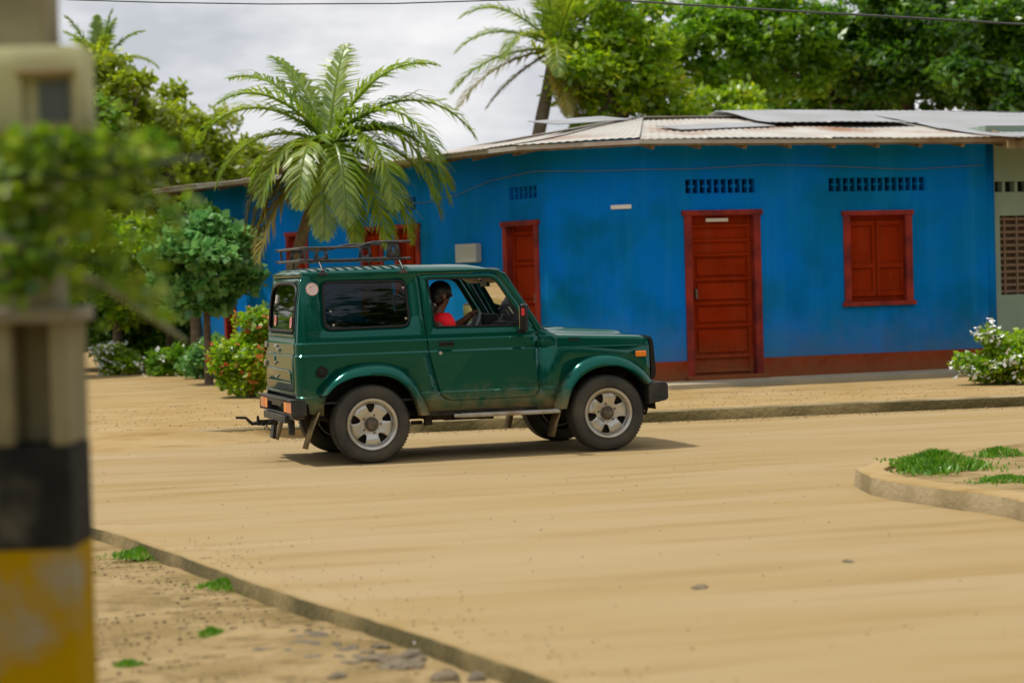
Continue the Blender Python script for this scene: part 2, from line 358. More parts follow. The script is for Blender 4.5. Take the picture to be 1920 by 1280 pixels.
# tailgate
tg_p = rrect(s_rear(-.585), .60, s_rear(.585), 1.515, .05)
tgo = grow(tg_p, .006)
rwin = round_poly([(s_rear(-.53), 1.085), (s_rear(.53), 1.085), (s_rear(.52), 1.43), (s_rear(.30), 1.475), (s_rear(-.30), 1.475), (s_rear(-.52), 1.43)], [.05, .05, .09, .12, .12, .09], 5)
body = skin('body', outer, [side(door_open), side(qwin_p), side(door_open, False), side(qwin_p, False), tgo], mPaint, jeep)
for sd in (True, False):
    d = skin('door', side(door_p, sd), [side(dwin_p, sd)], mPaint, jeep, off=.001, solid=.03)
    sg = -1 if sd else 1
    # window seal, handle, lock
    bm = bmesh.new(); pts = [wrap(s, z, .002) for s, z in side(dwin_p, sd)]; tube(bm, pts + [pts[0]], .006, 6, False)
    obj('window_seal', bm, mRubber, d)
    bm = bmesh.new(); p0 = wrap(*side([(.655, .945)], sd)[0], .004)
    box(bm, (p0.x, p0.y, p0.z), (.125, .012, .034)); box(bm, (p0.x, p0.y + sg * .012, p0.z + .01), (.11, .022, .013))
    obj('handle', bm, mBlack, d, bevel=.004)
    bm = bmesh.new(); p0 = wrap(*side([(.60, .872)], sd)[0], .002); cyl(bm, p0, p0 + Vector((0, sg * .006, 0)), .016, .013, 16)
    obj('lock', bm, mRim, d)
    # embossed hinges across the door gap
    for zz in (.925, .600):
        bm = bmesh.new()
        for xx in (1.375, 1.50):
            q = wrap(*side([(xx, zz)], sd)[0], .003); box(bm, (q.x, q.y, q.z), (.085, .012, .032))
            for k in (-.022, .022): cyl(bm, (q.x + k, q.y + sg * .004, q.z), (q.x + k, q.y + sg * .012, q.z), .007, .006, 8)
        q = wrap(*side([(1.441, zz)], sd)[0], .006); cyl(bm, (q.x, q.y, q.z - .022), (q.x, q.y, q.z + .022), .009, seg=10)
        obj('hinge', bm, mPaint, d, bevel=.003)
    # tinted quarter window
    q = skin('quarter_window', side(grow(qwin_p, .004), sd), [], mGlassDark, jeep, off=-.006, solid=0)
    bm = bmesh.new(); pts = [wrap(s, z, .0015) for s, z in side(qwin_p, sd)]; tube(bm, pts + [pts[0]], .010, 6, False)
    obj('window_seal', bm, mRubber, q)
    for x, z in ((.315, 1.415), (.325, 1.165), (-.30, 1.24), (-.28, 1.13)):
        bm = bmesh.new(); c = wrap(*side([(x, z)], sd)[0], -.004); cyl(bm, c, c + Vector((0, sg * .012, 0)), .011, .009, 10)
        obj('latch', bm, mRim, q)
    # vents stamped behind the quarter window
    bm = bmesh.new()
    for k in range(3):
        a = wrap(*side([(-.495 + .0 * k, 1.073 - k * .017)], sd)[0], .0015); b = wrap(*side([(-.385, 1.073 - k * .017)], sd)[0], .0015)
        tube(bm, [a, b], .0035, 6)
    obj('stamped_vent', bm, mPaint, jeep)
    # flares
    def flare(outp, inp):
        bm = bmesh.new(); rows = []
        n = len(outp)
        for i in range(n):
            o_ = Vector(outp[i]); i_ = Vector(inp[i]); row = []
            for t, yy in ((0, .686), (.06, .699), (.22, .724), (.45, .748), (.75, .762), (.95, .764), (1.0, .757)):
                p = o_.lerp(i_, t); row.append(Vector((p.x, sg * yy, p.y)))
            p = o_.lerp(i_, 1.03); row.append(Vector((p.x, sg * .745, p.y))); row.append(Vector((p.x, sg * .67, p.y)))
            rows.append(row)
        loft(bm, rows)
        return obj('wheel_flare', bm, mPaint, jeep, 60, solid=0)
    def resamp(pts, n=28):
        P = [Vector(p) for p in pts]; d = [0]
        for a, b in zip(P, P[1:]): d.append(d[-1] + (b - a).length)
        out = []
        for k in range(n):
            t = d[-1] * k / (n - 1); i = max(j for j in range(len(d) - 1) if d[j] <= t + 1e-9); u = (t - d[i]) / (d[i + 1] - d[i])
            # catmull-rom
            p0 = P[max(i - 1, 0)]; p1 = P[i]; p2 = P[i + 1]; p3 = P[min(i + 2, len(P) - 1)]
            v = .5 * ((2 * p1) + (p2 - p0) * u + (2 * p0 - 5 * p1 + 4 * p2 - p3) * u * u + (3 * p1 - p0 - 3 * p2 + p3) * u ** 3); out.append(v)
        return out
    ro = resamp([(-.428, .565), (-.345, .675), (-.215, .765), (-.10, .802), (.02, .812), (.15, .803), (.27, .757), (.37, .665), (.43, .555), (.465, .46), (.495, .372)])
    ri = resamp([(-.368, .575), (-.29, .645), (-.18, .692), (-.09, .707), (.01, .712), (.12, .704), (.225, .665), (.31, .59), (.362, .50), (.385, .44), (.405, .372)])
    fo = resamp([(1.562, .372), (1.60, .50), (1.655, .62), (1.76, .733), (1.89, .795), (2.02, .812), (2.15, .798), (2.28, .742), (2.38, .655), (2.44, .575)])
    fi = resamp([(1.655, .372), (1.685, .47), (1.73, .56), (1.81, .645), (1.92, .697), (2.03, .712), (2.14, .703), (2.25, .655), (2.33, .59), (2.375, .545)])
    flare(ro, ri); flare(fo, fi)
    # inner wheel wells
    for cx_ in (.02, 2.02):
        bm = bmesh.new(); rows = []
        for k in range(17):
            a = PI * k / 16 + .0; rows.append([Vector((cx_ + .455 * math.cos(a), sg * y_, .33 + .42 * math.sin(a))) for y_ in (.685, .36)])
        loft(bm, rows)
        box(bm, (cx_, sg * .36, .56), (.92, .01, .42))
        obj('wheel_well', bm, mUnder, jeep, solid=.006)
    # wheels
    for wx in (0, 2.03):
        c = (wx, sg * .64, .318); bm = bmesh.new()
        cyl(bm, (wx, sg * .60, .318), (wx, sg * .665, .318), .172, seg=40); box(bm, (wx + .1, sg * .62, .36), (.08, .08, .16))
        wl = obj('wheel', bm, mUnder, jeep)
        f = sg
        bm = bmesh.new()
        prof = [(.208, -.085), (.225, -.098), (.262, -.103), (.292, -.096), (.311, -.078), (.3165, -.05), (.318, -.02), (.318, .02), (.3165, .05), (.311, .078), (.304, .088), (.300, .091), (.297, .0925), (.293, .0965), (.278, .1015), (.262, .104), (.248, .1035), (.236, .100), (.231, .101), (.224, .096), (.214, .090), (.207, .083)]
        lathe(bm, [(r, h * f) for r, h in prof], c, seg=72)
        # tread blocks
        for k in range(72):
            a = 2 * PI * k / 72
            for j, hh in enumerate((-.055, .0, .055)):
                a2 = a + (.04 if j % 2 else 0)
                rot = Matrix.Rotation(-a2, 3, 'Y')
                box(bm, (c[0] + .318 * math.cos(a2), c[1] + hh, c[2] + .318 * math.sin(a2)), (.003, .045, .020), rot)
        ty = obj('tyre', bm, mTyre, wl, 40)
        bm = bmesh.new()
        lathe(bm, [(.206, .088 * f), (.2085, .094 * f), (.205, .099 * f), (.196, .098 * f), (.1885, .090 * f), (.183, .074 * f), (.179, .060 * f), (.1775, .03 * f), (.176, -.08 * f)], c, seg=72)
        # spoke disc with 5 windows, dished
        outer_c = [(.181 * math.cos(2 * PI * k / 80), .181 * math.sin(2 * PI * k / 80)) for k in range(80)]; holes = []
        for k in range(5):
            a = 2 * PI * k / 5 + .36 + (.45 if wx else 0); h = []
            for r_, w_ in ((.098, .010), (.118, .022), (.140, .031), (.160, .037), (.168, .030), (.171, 0), (.168, -.030), (.160, -.037), (.140, -.031), (.118, -.022), (.098, -.010)):
                h.append((r_ * math.cos(a) - w_ * math.sin(a), r_ * math.sin(a) + w_ * math.cos(a)))
            holes.append(h)
        b2 = flat_fill(outer_c, holes, [i * .03 for i in range(-5, 6)], [i * .03 for i in range(-5, 6)])
        for v in b2.verts:
            r_ = math.hypot(v.co.x, v.co.y); hh = .052 + .020 * smoothstep(.06, .15, r_) * (1 - smoothstep(.15, .181, r_)) + .004 * (r_ < .06)
            x_, z_ = v.co.x, v.co.y; v.co = Vector((c[0] + x_, c[1] + f * hh, c[2] + z_))
        n0 = len(bm.verts); me_t = bpy.data.meshes.new('t'); b2.to_mesh(me_t); b2.free(); bm.from_mesh(me_t); bpy.data.meshes.remove(me_t)
        rim = obj('rim', bm, mRim, wl, 50); sm = rim.modifiers.new('s', 'SOLIDIFY'); sm.thickness = .008; sm.offset = 0
        bm = bmesh.new()
        lathe(bm, [(.062, .05 * f), (.060, .062 * f), (.052, .066 * f), (.046, .064 * f), (.042, .085 * f), (.036, .096 * f), (.020, .098 * f), (.0005, .098 * f)], c, seg=32)
        hub = obj('hub', bm, mHub, wl)
        bm = bmesh.new()
        for k in range(5):
            a = 2 * PI * k / 5 + (.45 if wx else 0); r_ = .075
            cyl(bm, (c[0] + r_ * math.cos(a), c[1] + f * .055, c[2] + r_ * math.sin(a)), (c[0] + r_ * math.cos(a), c[1] + f * .068, c[2] + r_ * math.sin(a)), .010, .008, 6)
        lathe(bm, [(.066, .0535 * f), (.066, .0565 * f), (.084, .0565 * f), (.084, .0535 * f)], c, seg=24)
        obj('wheel_nuts', bm, mHub, wl)
    # step bar
    bm = bmesh.new(); tube(bm, [(.70, sg * .70, .355), (.76, sg * .735, .352), (1.56, sg * .735, .352), (1.60, sg * .735, .352)], .016, 10)
    box(bm, (1.17, sg * .715, .368), (.84, .055, .008))
    for x_ in (.82, 1.17, 1.50): box(bm, (x_, sg * .60, .345), (.03, .24, .02))
    obj('step_bar', bm, mSteel, jeep, bevel=.003)
    # mud flaps
    for (xa, za, xb, zb, y_) in ((-.425, .43, -.535, .135, .64), (1.625, .37, 1.555, .135, .64)):
        bm = bmesh.new(); vs = []
        for (x_, z_) in ((xa, za), (xa * .5 + xb * .5 - .008, za * .5 + zb * .5), (xb, zb)):
            vs.append([Vector((x_, sg * (y_ - .10), z_)), Vector((x_, sg * (y_ + .085), z_ + .004))])
        loft(bm, vs)
        obj('mud_flap', bm, mMud, jeep, solid=.008)
    # turn signal on fender
    bm = bmesh.new(); q = wrap(*side([(2.352, .802)], sd)[0], .0); box(bm, (q.x, q.y + sg * .004, q.z), (.096, .022, .048)); obj('side_indicator', bm, mAmber, jeep, bevel=.006)
    bm = bmesh.new(); box(bm, (q.x, q.y + sg * .001, q.z), (.112, .012, .062)); obj('indicator_bezel', bm, mPaint, jeep, bevel=.004)

# lower rocker / body dirt panel behind rear wheel, fuel filler
bm = bmesh.new(); q = wrap(*side([(-.392, .752)])[0], 0)
lathe(bm, [(.048, -.002), (.056, -.006), (.060, 0.0), (.057, .002)], (q.x, q.y, q.z), seg=32); obj('filler_surround', bm, mPaint, jeep)
bm = bmesh.new(); cyl(bm, (q.x, q.y + .0, q.z), (q.x, q.y - .003, q.z), .049, seg=32); cyl(bm, (q.x - .002, q.y, q.z), (q.x - .002, q.y - .022, q.z), .031, .028, 24); box(bm, (q.x - .002, q.y - .024, q.z + .003), (.026, .008, .009))
obj('fuel_cap', bm, mBlack, jeep, bevel=.002)
# roof ------------------------------------------------------------
bm = bmesh.new(); rows = []
xs = [-.537, -.532, -.51, -.47, -.40] + [-.40 + i * .1 for i in range(1, 14)] + [1.0, 1.06, 1.12, 1.16, 1.185, 1.20]
for x in xs:
    if x < -.4: k = math.sqrt(max(0, 1 - ((-.4 - x) / .137) ** 2)); top = 1.545 + .052 * k
    else: top = 1.597 + .010 * math.sin((x + .4) / 1.4 * PI) - .068 * smoothstep(.88, 1.22, x) ** 1.3
    zb = 1.545 if x < 1.10 else 1.545 - .035 * smoothstep(1.10, 1.2, x)
    row = []
    for j in range(25):
        t = -1 + 2 * j / 24; u = math.sin(t * PI / 2)
        hw_ = (.603 if x > -.50 else .603 - .03 * ((-.50 - x) / .037) ** 2)
        z_ = zb + (top - zb) * (1 - abs(u) ** 5.0) ** .62 if abs(u) < 1 else zb
        row.append(Vector((x, hw_ * u, z_)))
    rows.append(row)
loft(bm, rows); roof = obj('roof', bm, mPaint, jeep, 50)
for f in roof.data.polygons: pass
# close the front and rear edge of roof with header, plus gutter
bm = bmesh.new()
for sg in (-1, 1):
    tube(bm, [(-.50, sg * .605, 1.545), (.2, sg * .608, 1.547), (1.05, sg * .608, 1.545), (1.13, sg * .608, 1.535), (1.19, sg * .608, 1.50), (1.48, sg * .668, 1.035)], .0085, 8)
tube(bm, [(-.50, -.605, 1.545), (-.527, -.57, 1.545), (-.530, 0, 1.545), (-.527, .57, 1.545), (-.50, .605, 1.545)], .0085, 8)
obj('gutter', bm, mPaint, jeep)
# windscreen frame: header and pillars seen from within, cowl
bm = bmesh.new()
def ws(t, y): # t 0 bottom..1 top
    return Vector((1.487 - .29 * t, y * (.655 - .055 * t) / .655, 1.035 + .465 * t))
for a, b in (((0, -.655), (1, -.655)), ((0, .655), (1, .655)), ((1.0, -.655), (1.0, .655)), ((.0, .655), (0, -.655))):
    p, q = ws(*a), ws(*b); rr = .012
    tube(bm, [p.lerp(q, k / 6) for k in range(7)], rr, 6)
obj('windscreen_frame', bm, mTrim, jeep)
bm = bmesh.new(); rows = [[ws(t, y) + Vector((.012 * (1 - (y / .6) ** 2), 0, 0)) for y in (-.60, -.4, -.2, 0, .2, .4, .60)] for t in (.04, .35, .7, .96)]
loft(bm, rows); wsg = obj('windscreen', bm, mGlassClear, jeep)
bm = bmesh.new(); 
for (t, y, s1, s2) in ((.30, -.02, .05, .07),):
    p = ws(t, y); box(bm, p + Vector((-.010, 0, 0)), (.002, s1, s2), Matrix.Rotation(R_(-32), 3, 'Y'))
obj('windscreen_sticker', bm, mCream, wsg)
# hood -----------------------------------------------------------
bm = bmesh.new(); rows = []
ys = [-.668, -.662, -.648, -.625, -.59, -.54, -.47, -.44, -.41, -.30, -.15, 0, .15, .30, .41, .44, .47, .54, .59, .625, .648, .662, .668]
for x in [1.614, 1.62, 1.7, 1.8, 1.9, 2.0, 2.1, 2.2, 2.25, 2.28, 2.32, 2.38, 2.415, 2.435, 2.442]:
    t = (x - 1.614) / .83; zb = .886 - .012 * t; sh = .990 - .038 * t
    fr = smoothstep(2.37, 2.445, x) * .022; row = []
    for y in ys:
        a = abs(y); tp = (a > .60)
        crown = sh + (.052 - .03 * t) * (1 - (a / .62) ** 2) if a < .62 else sh - (a - .62) * .2 - max(0, a - .645) * 1.2
        bul = (.024 * (1 - smoothstep(2.22, 2.30, x))) * (1 - smoothstep(.41, .455, a)) * smoothstep(1.55, 1.75, x)
        z_ = zb if a >= .668 else crown + bul - fr
        yy = y * (1 - .05 * t)
        row.append(Vector((x, yy, z_)))
    rows.append(row)
loft(bm, rows); bonnet = obj('bonnet', bm, mPaint, jeep, 25, solid=0)
bm = bmesh.new()
for sg in (-1, 1):
    for zz in (.955, .935): box(bm, (1.765, sg * .662, zz), (.095, .006, .008))
obj('bonnet_vent', bm, mRubber, bonnet)
# bonnet side gap line & fender shelf
bm = bmesh.new()
for sg in (-1, 1):
    rows = []
    for x in (1.50, 1.614, 2.2, 2.432):
        t = (x - 1.614) / .83; y1 = HW - .008 - max(0, x - 2.2) * .10; y0 = .64
        rows.append([Vector((x, sg * y1, .879 - .010 * t)), Vector((x, sg * (y1 - .010), .884 - .010 * t)), Vector((x, sg * y0, .884 - .010 * t))])
    loft(bm, rows)
obj('fender_shelf', bm, mPaint, jeep, solid=.004)
bm = bmesh.new()
rows = []
for x, sh, cc in ((1.475, 1.036, 1.062), (1.50, 1.03, 1.058), (1.54, 1.012, 1.052), (1.61, .990, 1.046)):
    rows.append([Vector((x, y, (sh + (cc - sh) * (1 - (abs(y) / .62) ** 2) if abs(y) < .62 else sh - (abs(y) - .62) * .6) if abs(y) < .672 else .89)) for y in (-.673, -.671, -.65, -.62, -.5, -.3, 0, .3, .5, .62, .65, .671, .673)])
loft(bm, rows); obj('cowl', bm, mPaint, jeep, 40)
bm = bmesh.new()
for (y0, y1) in ((-.45, .05), (-.0, .48)):
    tube(bm, [(1.53, y0, 1.06), (1.50, y0 + .02, 1.075), (1.47, y1, 1.10)], .006, 6); tube(bm, [(1.475, y0 + .15, 1.085), (1.455, y1, 1.105)], .005, 6)
obj('wipers', bm, mBlack, jeep)
# nose / grille
bm = bmesh.new(); rows = []
prof = [(2.425, .955), (2.452, .950), (2.478, .930), (2.490, .895), (2.495, .85), (2.503, .75), (2.512, .66), (2.510, .615), (2.490, .585), (2.45, .575), (2.43, .575)]
for y in (-.645, -.640, -.60, -.3, 0, .3, .60, .640, .645):
    k = 1 if abs(y) < .63 else (.85 if abs(y) < .643 else .3)
    rows.append([Vector((2.43 + (x - 2.43) * k, y, z if abs(y) < .63 else .765 + (z - .765) * (.985 if k > .5 else .96))) for x, z in prof])
loft(bm, rows); bmesh.ops.holes_fill(bm, edges=[e for e in bm.edges if e.is_boundary], sides=0)
gr = obj('grille', bm, mBlack, jeep, 30)
bm = bmesh.new()
for k in range(6): box(bm, (2.513, 0, .66 + k * .042), (.012, .62, .012))
obj('grille_slats', bm, mRubber, gr)
for sg in (-1, 1):
    bm = bmesh.new(); cyl(bm, (2.49, sg * .46, .77), (2.522, sg * .46, .77), .095, .085, 28); obj('headlight', bm, mLens, jeep, bevel=.005)
# front bumper
bm = bmesh.new(); rows = []
bp = round_poly([(2.395, .545), (2.44, .560), (2.545, .562), (2.572, .545), (2.576, .425), (2.56, .405), (2.40, .375)], [.01, .01, .02, .015, .015, .02, .01], 3)
for y, k in ((-.715, .90), (-.728, .97), (-.728, 1)): pass
for y, k in ((-.730, .93), (-.724, .985), (-.70, 1), (-.4, 1), (0, 1), (.4, 1), (.70, 1), (.724, .985), (.730, .93)):
    f_ = .0 if abs(y) > .5 else .0
    rows.append([Vector((2.485 + (x - 2.485) * k + f_, y, .475 + (z - .475) * k)) for x, z in bp])
vv = loft(bm, rows, close=True); bm.faces.new(vv[0][::-1]); bm.faces.new(vv[-1])
fb = obj('front_bumper', bm, mBumper, jeep, 35)
bm = bmesh.new(); tube(bm, [(2.44, -.736, .435), (2.57, -.736, .430)], .004, 6); tube(bm, [(2.582, -.70, .43), (2.582, .70, .43)], .004, 6); obj('bumper_rib', bm, mBumper, fb)
bm = bmesh.new(); box(bm, (2.43, -.50, .36), (.06, .05, .10)); box(bm, (2.43, .50, .36), (.06, .05, .10)); tube(bm, [(2.38, -.5, .32), (2.45, -.5, .285), (2.46, -.5, .33)], .016, 8)
obj('tow_hook', bm, mUnder, jeep)
# tailgate -------------------------------------------------------
tg = skin('tailgate', tg_p, [rwin], mPaint, jeep, off=.004, solid=.025)
rg = skin('rear_window', grow(rwin, .004), [], mGlassDark, tg, off=-.004, solid=0)
bm = bmesh.new(); pts = [wrap(s, z, .006) for s, z in rwin]; tube(bm, pts + [pts[0]], .012, 6, False); obj('window_seal', bm, mRubber, tg)
bm = bmesh.new()
def tgl(pts, r=.007, off=.006):
    tube(bm, [wrap(s_rear(y), z, off) for y, z in pts], r, 6)
tgl([(-.56, 1.05), (-.1, 1.05), (.10, 1.05), (.55, 1.05)], .009)
tgl([(-.57, .893), (.10, .893)]); tgl([(.57, .893), (.22, .893), (.17, .86), (.15, .80)])
tgl([(.50, .765), (-.42, .765), (-.47, .74), (-.48, .68)]); tgl([(.52, .665), (-.50, .665)])
obj('stamped_rib', bm, mPaint, tg)
bm = bmesh.new(); q = wrap(s_rear(.16), .955, .008); box(bm, q, (.02, .10, .03)); box(bm, wrap(s_rear(.05), .925, .01), (.025, .05, .03)); box(bm, wrap(s_rear(.12), .82, .01), (.02, .04, .02)); box(bm, wrap(s_rear(.1), .70, .01), (.018, .035, .02))
for zz in (.96, .80): box(bm, wrap(s_rear(.58), zz, .008), (.02, .06, .05))
obj('latch', bm, mSteel, tg, bevel=.004)
# stickers: round, white with red strokes
def sticker(cs, cz, r, off, parent):
    bm = bmesh.new(); b2 = flat_fill([(cs + r * math.cos(2 * PI * k / 28), cz + r * math.sin(2 * PI * k / 28)) for k in range(28)], [], ARCS, [])
    for v in b2.verts: v.co = wrap(v.co.x, v.co.y, off)
    o = obj('round_sticker', b2, mWhiteSt, parent); bm.free()
    bm = bmesh.new(); pts = [wrap(cs + r * .88 * math.cos(2 * PI * k / 24), cz + r * .88 * math.sin(2 * PI * k / 24), off + .0003) for k in range(25)]
    tube(bm, pts, r * .05, 4, False)
    for a0, b0 in (((-.5, .55), (.45, -.55)), ((-.15, .6), (.6, -.1)), ((-.62, .1), (.0, -.62)), ((.1, .25), (.45, .5))):
        tube(bm, [wrap(cs + r * a0[0], cz + r * a0[1], off + .0003), wrap(cs + r * b0[0], cz + r * b0[1], off + .0003)], r * .05, 4)
    obj('red_print', bm, mRedSt, o)
sticker(s_right(-.440), 1.424, .052, .0015, body)
sticker(s_rear(.30), 1.165, .048, .002, tg); sticker(s_rear(-.36), 1.155, .048, .002, tg)
bm = bmesh.new(); tube(bm, [wrap(s_rear(.30), 1.38, .0), wrap(s_rear(.30), 1.31, .0)], .016, 4); obj('window_sticker', bm, mWhiteSt, tg)
# rear bumper ----------------------------------------------------
bm = bmesh.new(); rows = []
for x0 in (0,):
    box(bm, (-.610, 0, .530), (.085, 1.38, .016)); box(bm, (-.610, 0, .414), (.085, 1.38, .010))
    for y in (-.684, .684): box(bm, (-.590, y, .472), (.128, .012, .128))
    for y in (-.36, .36): box(bm, (-.622, y, .472), (.055, .012, .116))
    box(bm, (-.560, 0, .472), (.012, 1.36, .116))
    box(bm, (-.632, 0, .508), (.040, .70, .030)); box(bm, (-.636, 0, .49), (.012, .40, .05))
    tube(bm, [(-.654, -.69, .533), (-.656, 0, .533), (-.654, .69, .533)], .009, 8)
rb = obj('rear_bumper', bm, mBumper, jeep, bevel=.004)
for sg in (-1, 1):
    bm = bmesh.new(); box(bm, (-.632, sg * .575, .472), (.04, .19, .095)); rl = obj('tail_lamp', bm, mRedLens, jeep, bevel=.006)
    bm = bmesh.new(); box(bm, (-.634, sg * .42, .472), (.036, .105, .09)); obj('reversing_lens', bm, mAmber, rl, bevel=.005)
bm = bmesh.new(); box(bm, (-.63, .0, .372), (.07, .92, .062)); box(bm, (-.60, -.40, .30), (.05, .06, .12)); box(bm, (-.60, .36, .25), (.03, .12, .17), Matrix.Rotation(.15, 3, 'Y'))
box(bm, (-.585, -.55, .395), (.10, .22, .035))
obj('tow_bar', bm, mBumper, jeep, bevel=.005)
bm = bmesh.new(); box(bm, (-.72, 0, .328), (.17, .055, .045)); cyl(bm, (-.76, -.04, .32), (-.76, .05, .32), .02, seg=10); tube(bm, [(-.78, 0, .325), (-.85, 0, .322), (-.875, 0, .345), (-.90, 0, .372), (-.985, 0, .378)], [.016, .016, .014, .012, .010], 8)
tube(bm, [(-.70, .03, .35), (-.72, .06, .29), (-.74, .06, .27)], .005, 5); tube(bm, [(-.69, -.03, .35), (-.74, -.06, .30), (-.71, -.07, .26)], .005, 5)
cyl(bm, (-.80, 0, .33), (-.80, 0, .385), .014, .010, 8)
obj('tow_hitch', bm, mUnder, jeep)
# underbody ------------------------------------------------------
bm = bmesh.new()
box(bm, (.92, 0, .44), (1.0, 1.30, .10)); box(bm, (.9, 0, .50), (2.9, .7, .06))
for sg in (-1, 1):
    box(bm, (.95, sg * .36, .40), (3.0, .07, .09)); box(bm, (.95, sg * .64, .41), (.95, .08, .10))
    for x in (0, 2.03):
        tube(bm, [(x - .42, sg * .46, .40), (x - .2, sg * .46, .31), (x, sg * .46, .275), (x + .2, sg * .46, .31), (x + .42, sg * .46, .40)], .02, 6)
        tube(bm, [(x + .1, sg * .48, .33), (x + .06, sg * .44, .60)], .022, 8)
obj('chassis', bm, mUnder, jeep)
bm = bmesh.new()
for x in (0, 2.03):
    cyl(bm, (x, -.62, .318), (x, .62, .318), .036, seg=12); bmesh.ops.create_uvsphere(bm, u_segments=14, v_segments=8, radius=.115, matrix=Matrix.Translation((x, .1, .318)))
cyl(bm, (0, .1, .33), (2.03, .1, .40), .03, seg=10); box(bm, (.95, .0, .36), (.35, .25, .16))
obj('axles', bm, mUnder, jeep)
bm = bmesh.new(); tube(bm, [(1.6, .3, .36), (.7, .3, .34), (.45, .35, .38), (-.2, .5, .42), (-.6, .5, .38)], .024, 8); cyl(bm, (.9, .3, .345), (.45, .3, .345), .07, seg=12)
box(bm, (.50, -.60, .335), (.06, .05, .11)); box(bm, (.62, -.60, .345), (.16, .03, .05)); box(bm, (1.0, -.60, .335), (.12, .04, .05)); box(bm, (.43, -.5, .30), (.09, .03, .03))
obj('exhaust', bm, mUnder, jeep)
# roof rack ------------------------------------------------------
rack = empty('roof_rack'); rack.parent = jeep
def zr(x): return 1.757 + .037 * smoothstep(-.05, .11, x)
bm = bmesh.new()
for y in (-.50, .50):
    tube(bm, [(x, y, zr(x)) for x in (-.51, -.3, -.06, .0, .06, .12, .3, .42)], .0105, 8)
    tube(bm, [(x, y, 1.656 + .003 * math.sin(x * 9)) for x in (-.51, -.2, 0, .2, .42)], .0105, 8)
for x in (-.49,): tube(bm, [(x, -.50, zr(x)), (x, .50, zr(x))], .010, 8)
tube(bm, [(.40, -.50, 1.656), (.40, .50, 1.656)], .010, 8); tube(bm, [(-.49, -.50, 1.656), (-.49, .50, 1.656)], .010, 8)
for y in (-.50, .50): tube(bm, [(-.46, y, 1.656), (-.465, y, zr(-.46))], .011, 8)
obj('rail', bm, mRack, rack)
bm = bmesh.new()
for k in range(11):
    x = -.42 + k * .078; box(bm, (x, 0, 1.648), (.030, .99, .010))
obj('slats', bm, mRack, rack, bevel=.002)
for y in (-.50, .50):
    for x in (-.33, .275):
        z0, z1 = 1.662, zr(x) - .006; hgt = z1 - z0; wd = .062
        o2 = [(x - wd, z0), (x + wd, z0), (x + wd * .72, z1), (x - wd * .72, z1)]
        hole = [(x + .029 * math.cos(2 * PI * k / 14), (z0 + z1) / 2 + .030 * math.sin(2 * PI * k / 14)) for k in range(14)] if not (y < 0 and x > 0) else [(x + .010 * math.cos(2 * PI * k / 14), (z0 + z1) / 2 + .012 + .022 * math.sin(2 * PI * k / 14)) for k in range(14)]
        b2 = flat_fill(o2, [hole])
        for v in b2.verts: v.co = Vector((v.co.x, y, v.co.y))
        obj('bracket', b2, mRack, rack, solid=.008)
for sg in (-1, 1):
    for x in (-.345, .325):
        bm = bmesh.new(); tube(bm, [(x - .012, sg * .50, 1.655), (x - .004, sg * .56, 1.61), (x, sg * .614, 1.56)], .0085, 8); box(bm, (x, sg * .617, 1.545), (.075, .012, .020)); box(bm, (x, sg * .61, 1.56), (.03, .02, .03))
        obj('leg', bm, mRack, rack, bevel=.002)
# mirrors --------------------------------------------------------
for sg in (-1, 1):
    bm = bmesh.new(); tube(bm, [(1.33, sg * .69, 1.02), (1.30, sg * .75, 1.03), (1.285, sg * .80, 1.07)], .013, 8)
    box(bm, (1.30, sg * .705, 1.03), (.07, .04, .03)); mb = obj('mirror_arm', bm, mBlack, jeep, bevel=.003)
    bm = bmesh.new(); rt = Matrix.Rotation(R_(28) * sg, 3, 'Z'); box(bm, (1.29, sg * .80, 1.145), (.055, .13, .22), rt); mh = obj('wing_mirror', bm, mBlack, jeep, bevel=.018, seg=3)
    bm = bmesh.new(); box(bm, Vector((1.29, sg * .80, 1.145)) + rt @ Vector((-.029, 0, 0)), (.004, .108, .185), rt); obj('mirror_glass', bm, mMirror, mh)
    if sg < 0:
        bm = bmesh.new(); box(bm, Vector((1.29, -.80, 1.145)) + rt @ Vector((.004, -.0665, .045)), (.026, .003, .06), rt); obj('mirror_reflection', bm, mRedSt, mh)  # red patch paints a reflection on the mirror housing
# interior -------------------------------------------------------
bm = bmesh.new()
rows = []
for x in (1.12, 1.17, 1.24, 1.32, 1.42, 1.47):
    zt = {1.12: 1.02, 1.17: 1.075, 1.24: 1.095, 1.32: 1.09, 1.42: 1.06, 1.47: 1.045}[x]
    rows.append([Vector((x, y, zt + (.02 if -.55 < y < -.15 and x < 1.3 else 0))) for y in (-.63, -.56, -.54, -.35, -.16, -.14, .2, .63)])
loft(bm, rows)
box(bm, (1.30, 0, .93), (.34, 1.24, .20)); obj('dashboard', bm, mTrim, jeep, 40)
bm = bmesh.new()
for (y, wz, x, zc) in ((-.05, .13, 1.115, 1.13), (.12, .11, 1.145, 1.12)):
    for dz in (-.062, .062): box(bm, (x, y, zc + dz), (.02, wz, .014))
    for dy in (-wz / 2, 0, wz / 2): box(bm, (x, y + dy, zc), (.02, .016, .13))
obj('dash_vent', bm, mVent, jeep, bevel=.003)
bm = bmesh.new(); box(bm, (1.20, .03, 1.12), (.14, .34, .10)); obj('dash_pod', bm, mTrim, jeep, bevel=.01)
bm = bmesh.new()
box(bm, (.6, 0, .50), (2.0, 1.28, .02)); box(bm, (1.48, 0, .75), (.02, 1.24, .52)); box(bm, (-.30, 0, .66), (.45, .8, .30))
obj('cabin_floor', bm, mTrim, jeep)
bm = bmesh.new(); rows = [[Vector((x, y, 1.545 + .02 * (1 - (abs(y) / .58) ** 4))) for y in (-.585, -.4, 0, .4, .585)] for x in (-.50, 0, .6, 1.10, 1.17)]
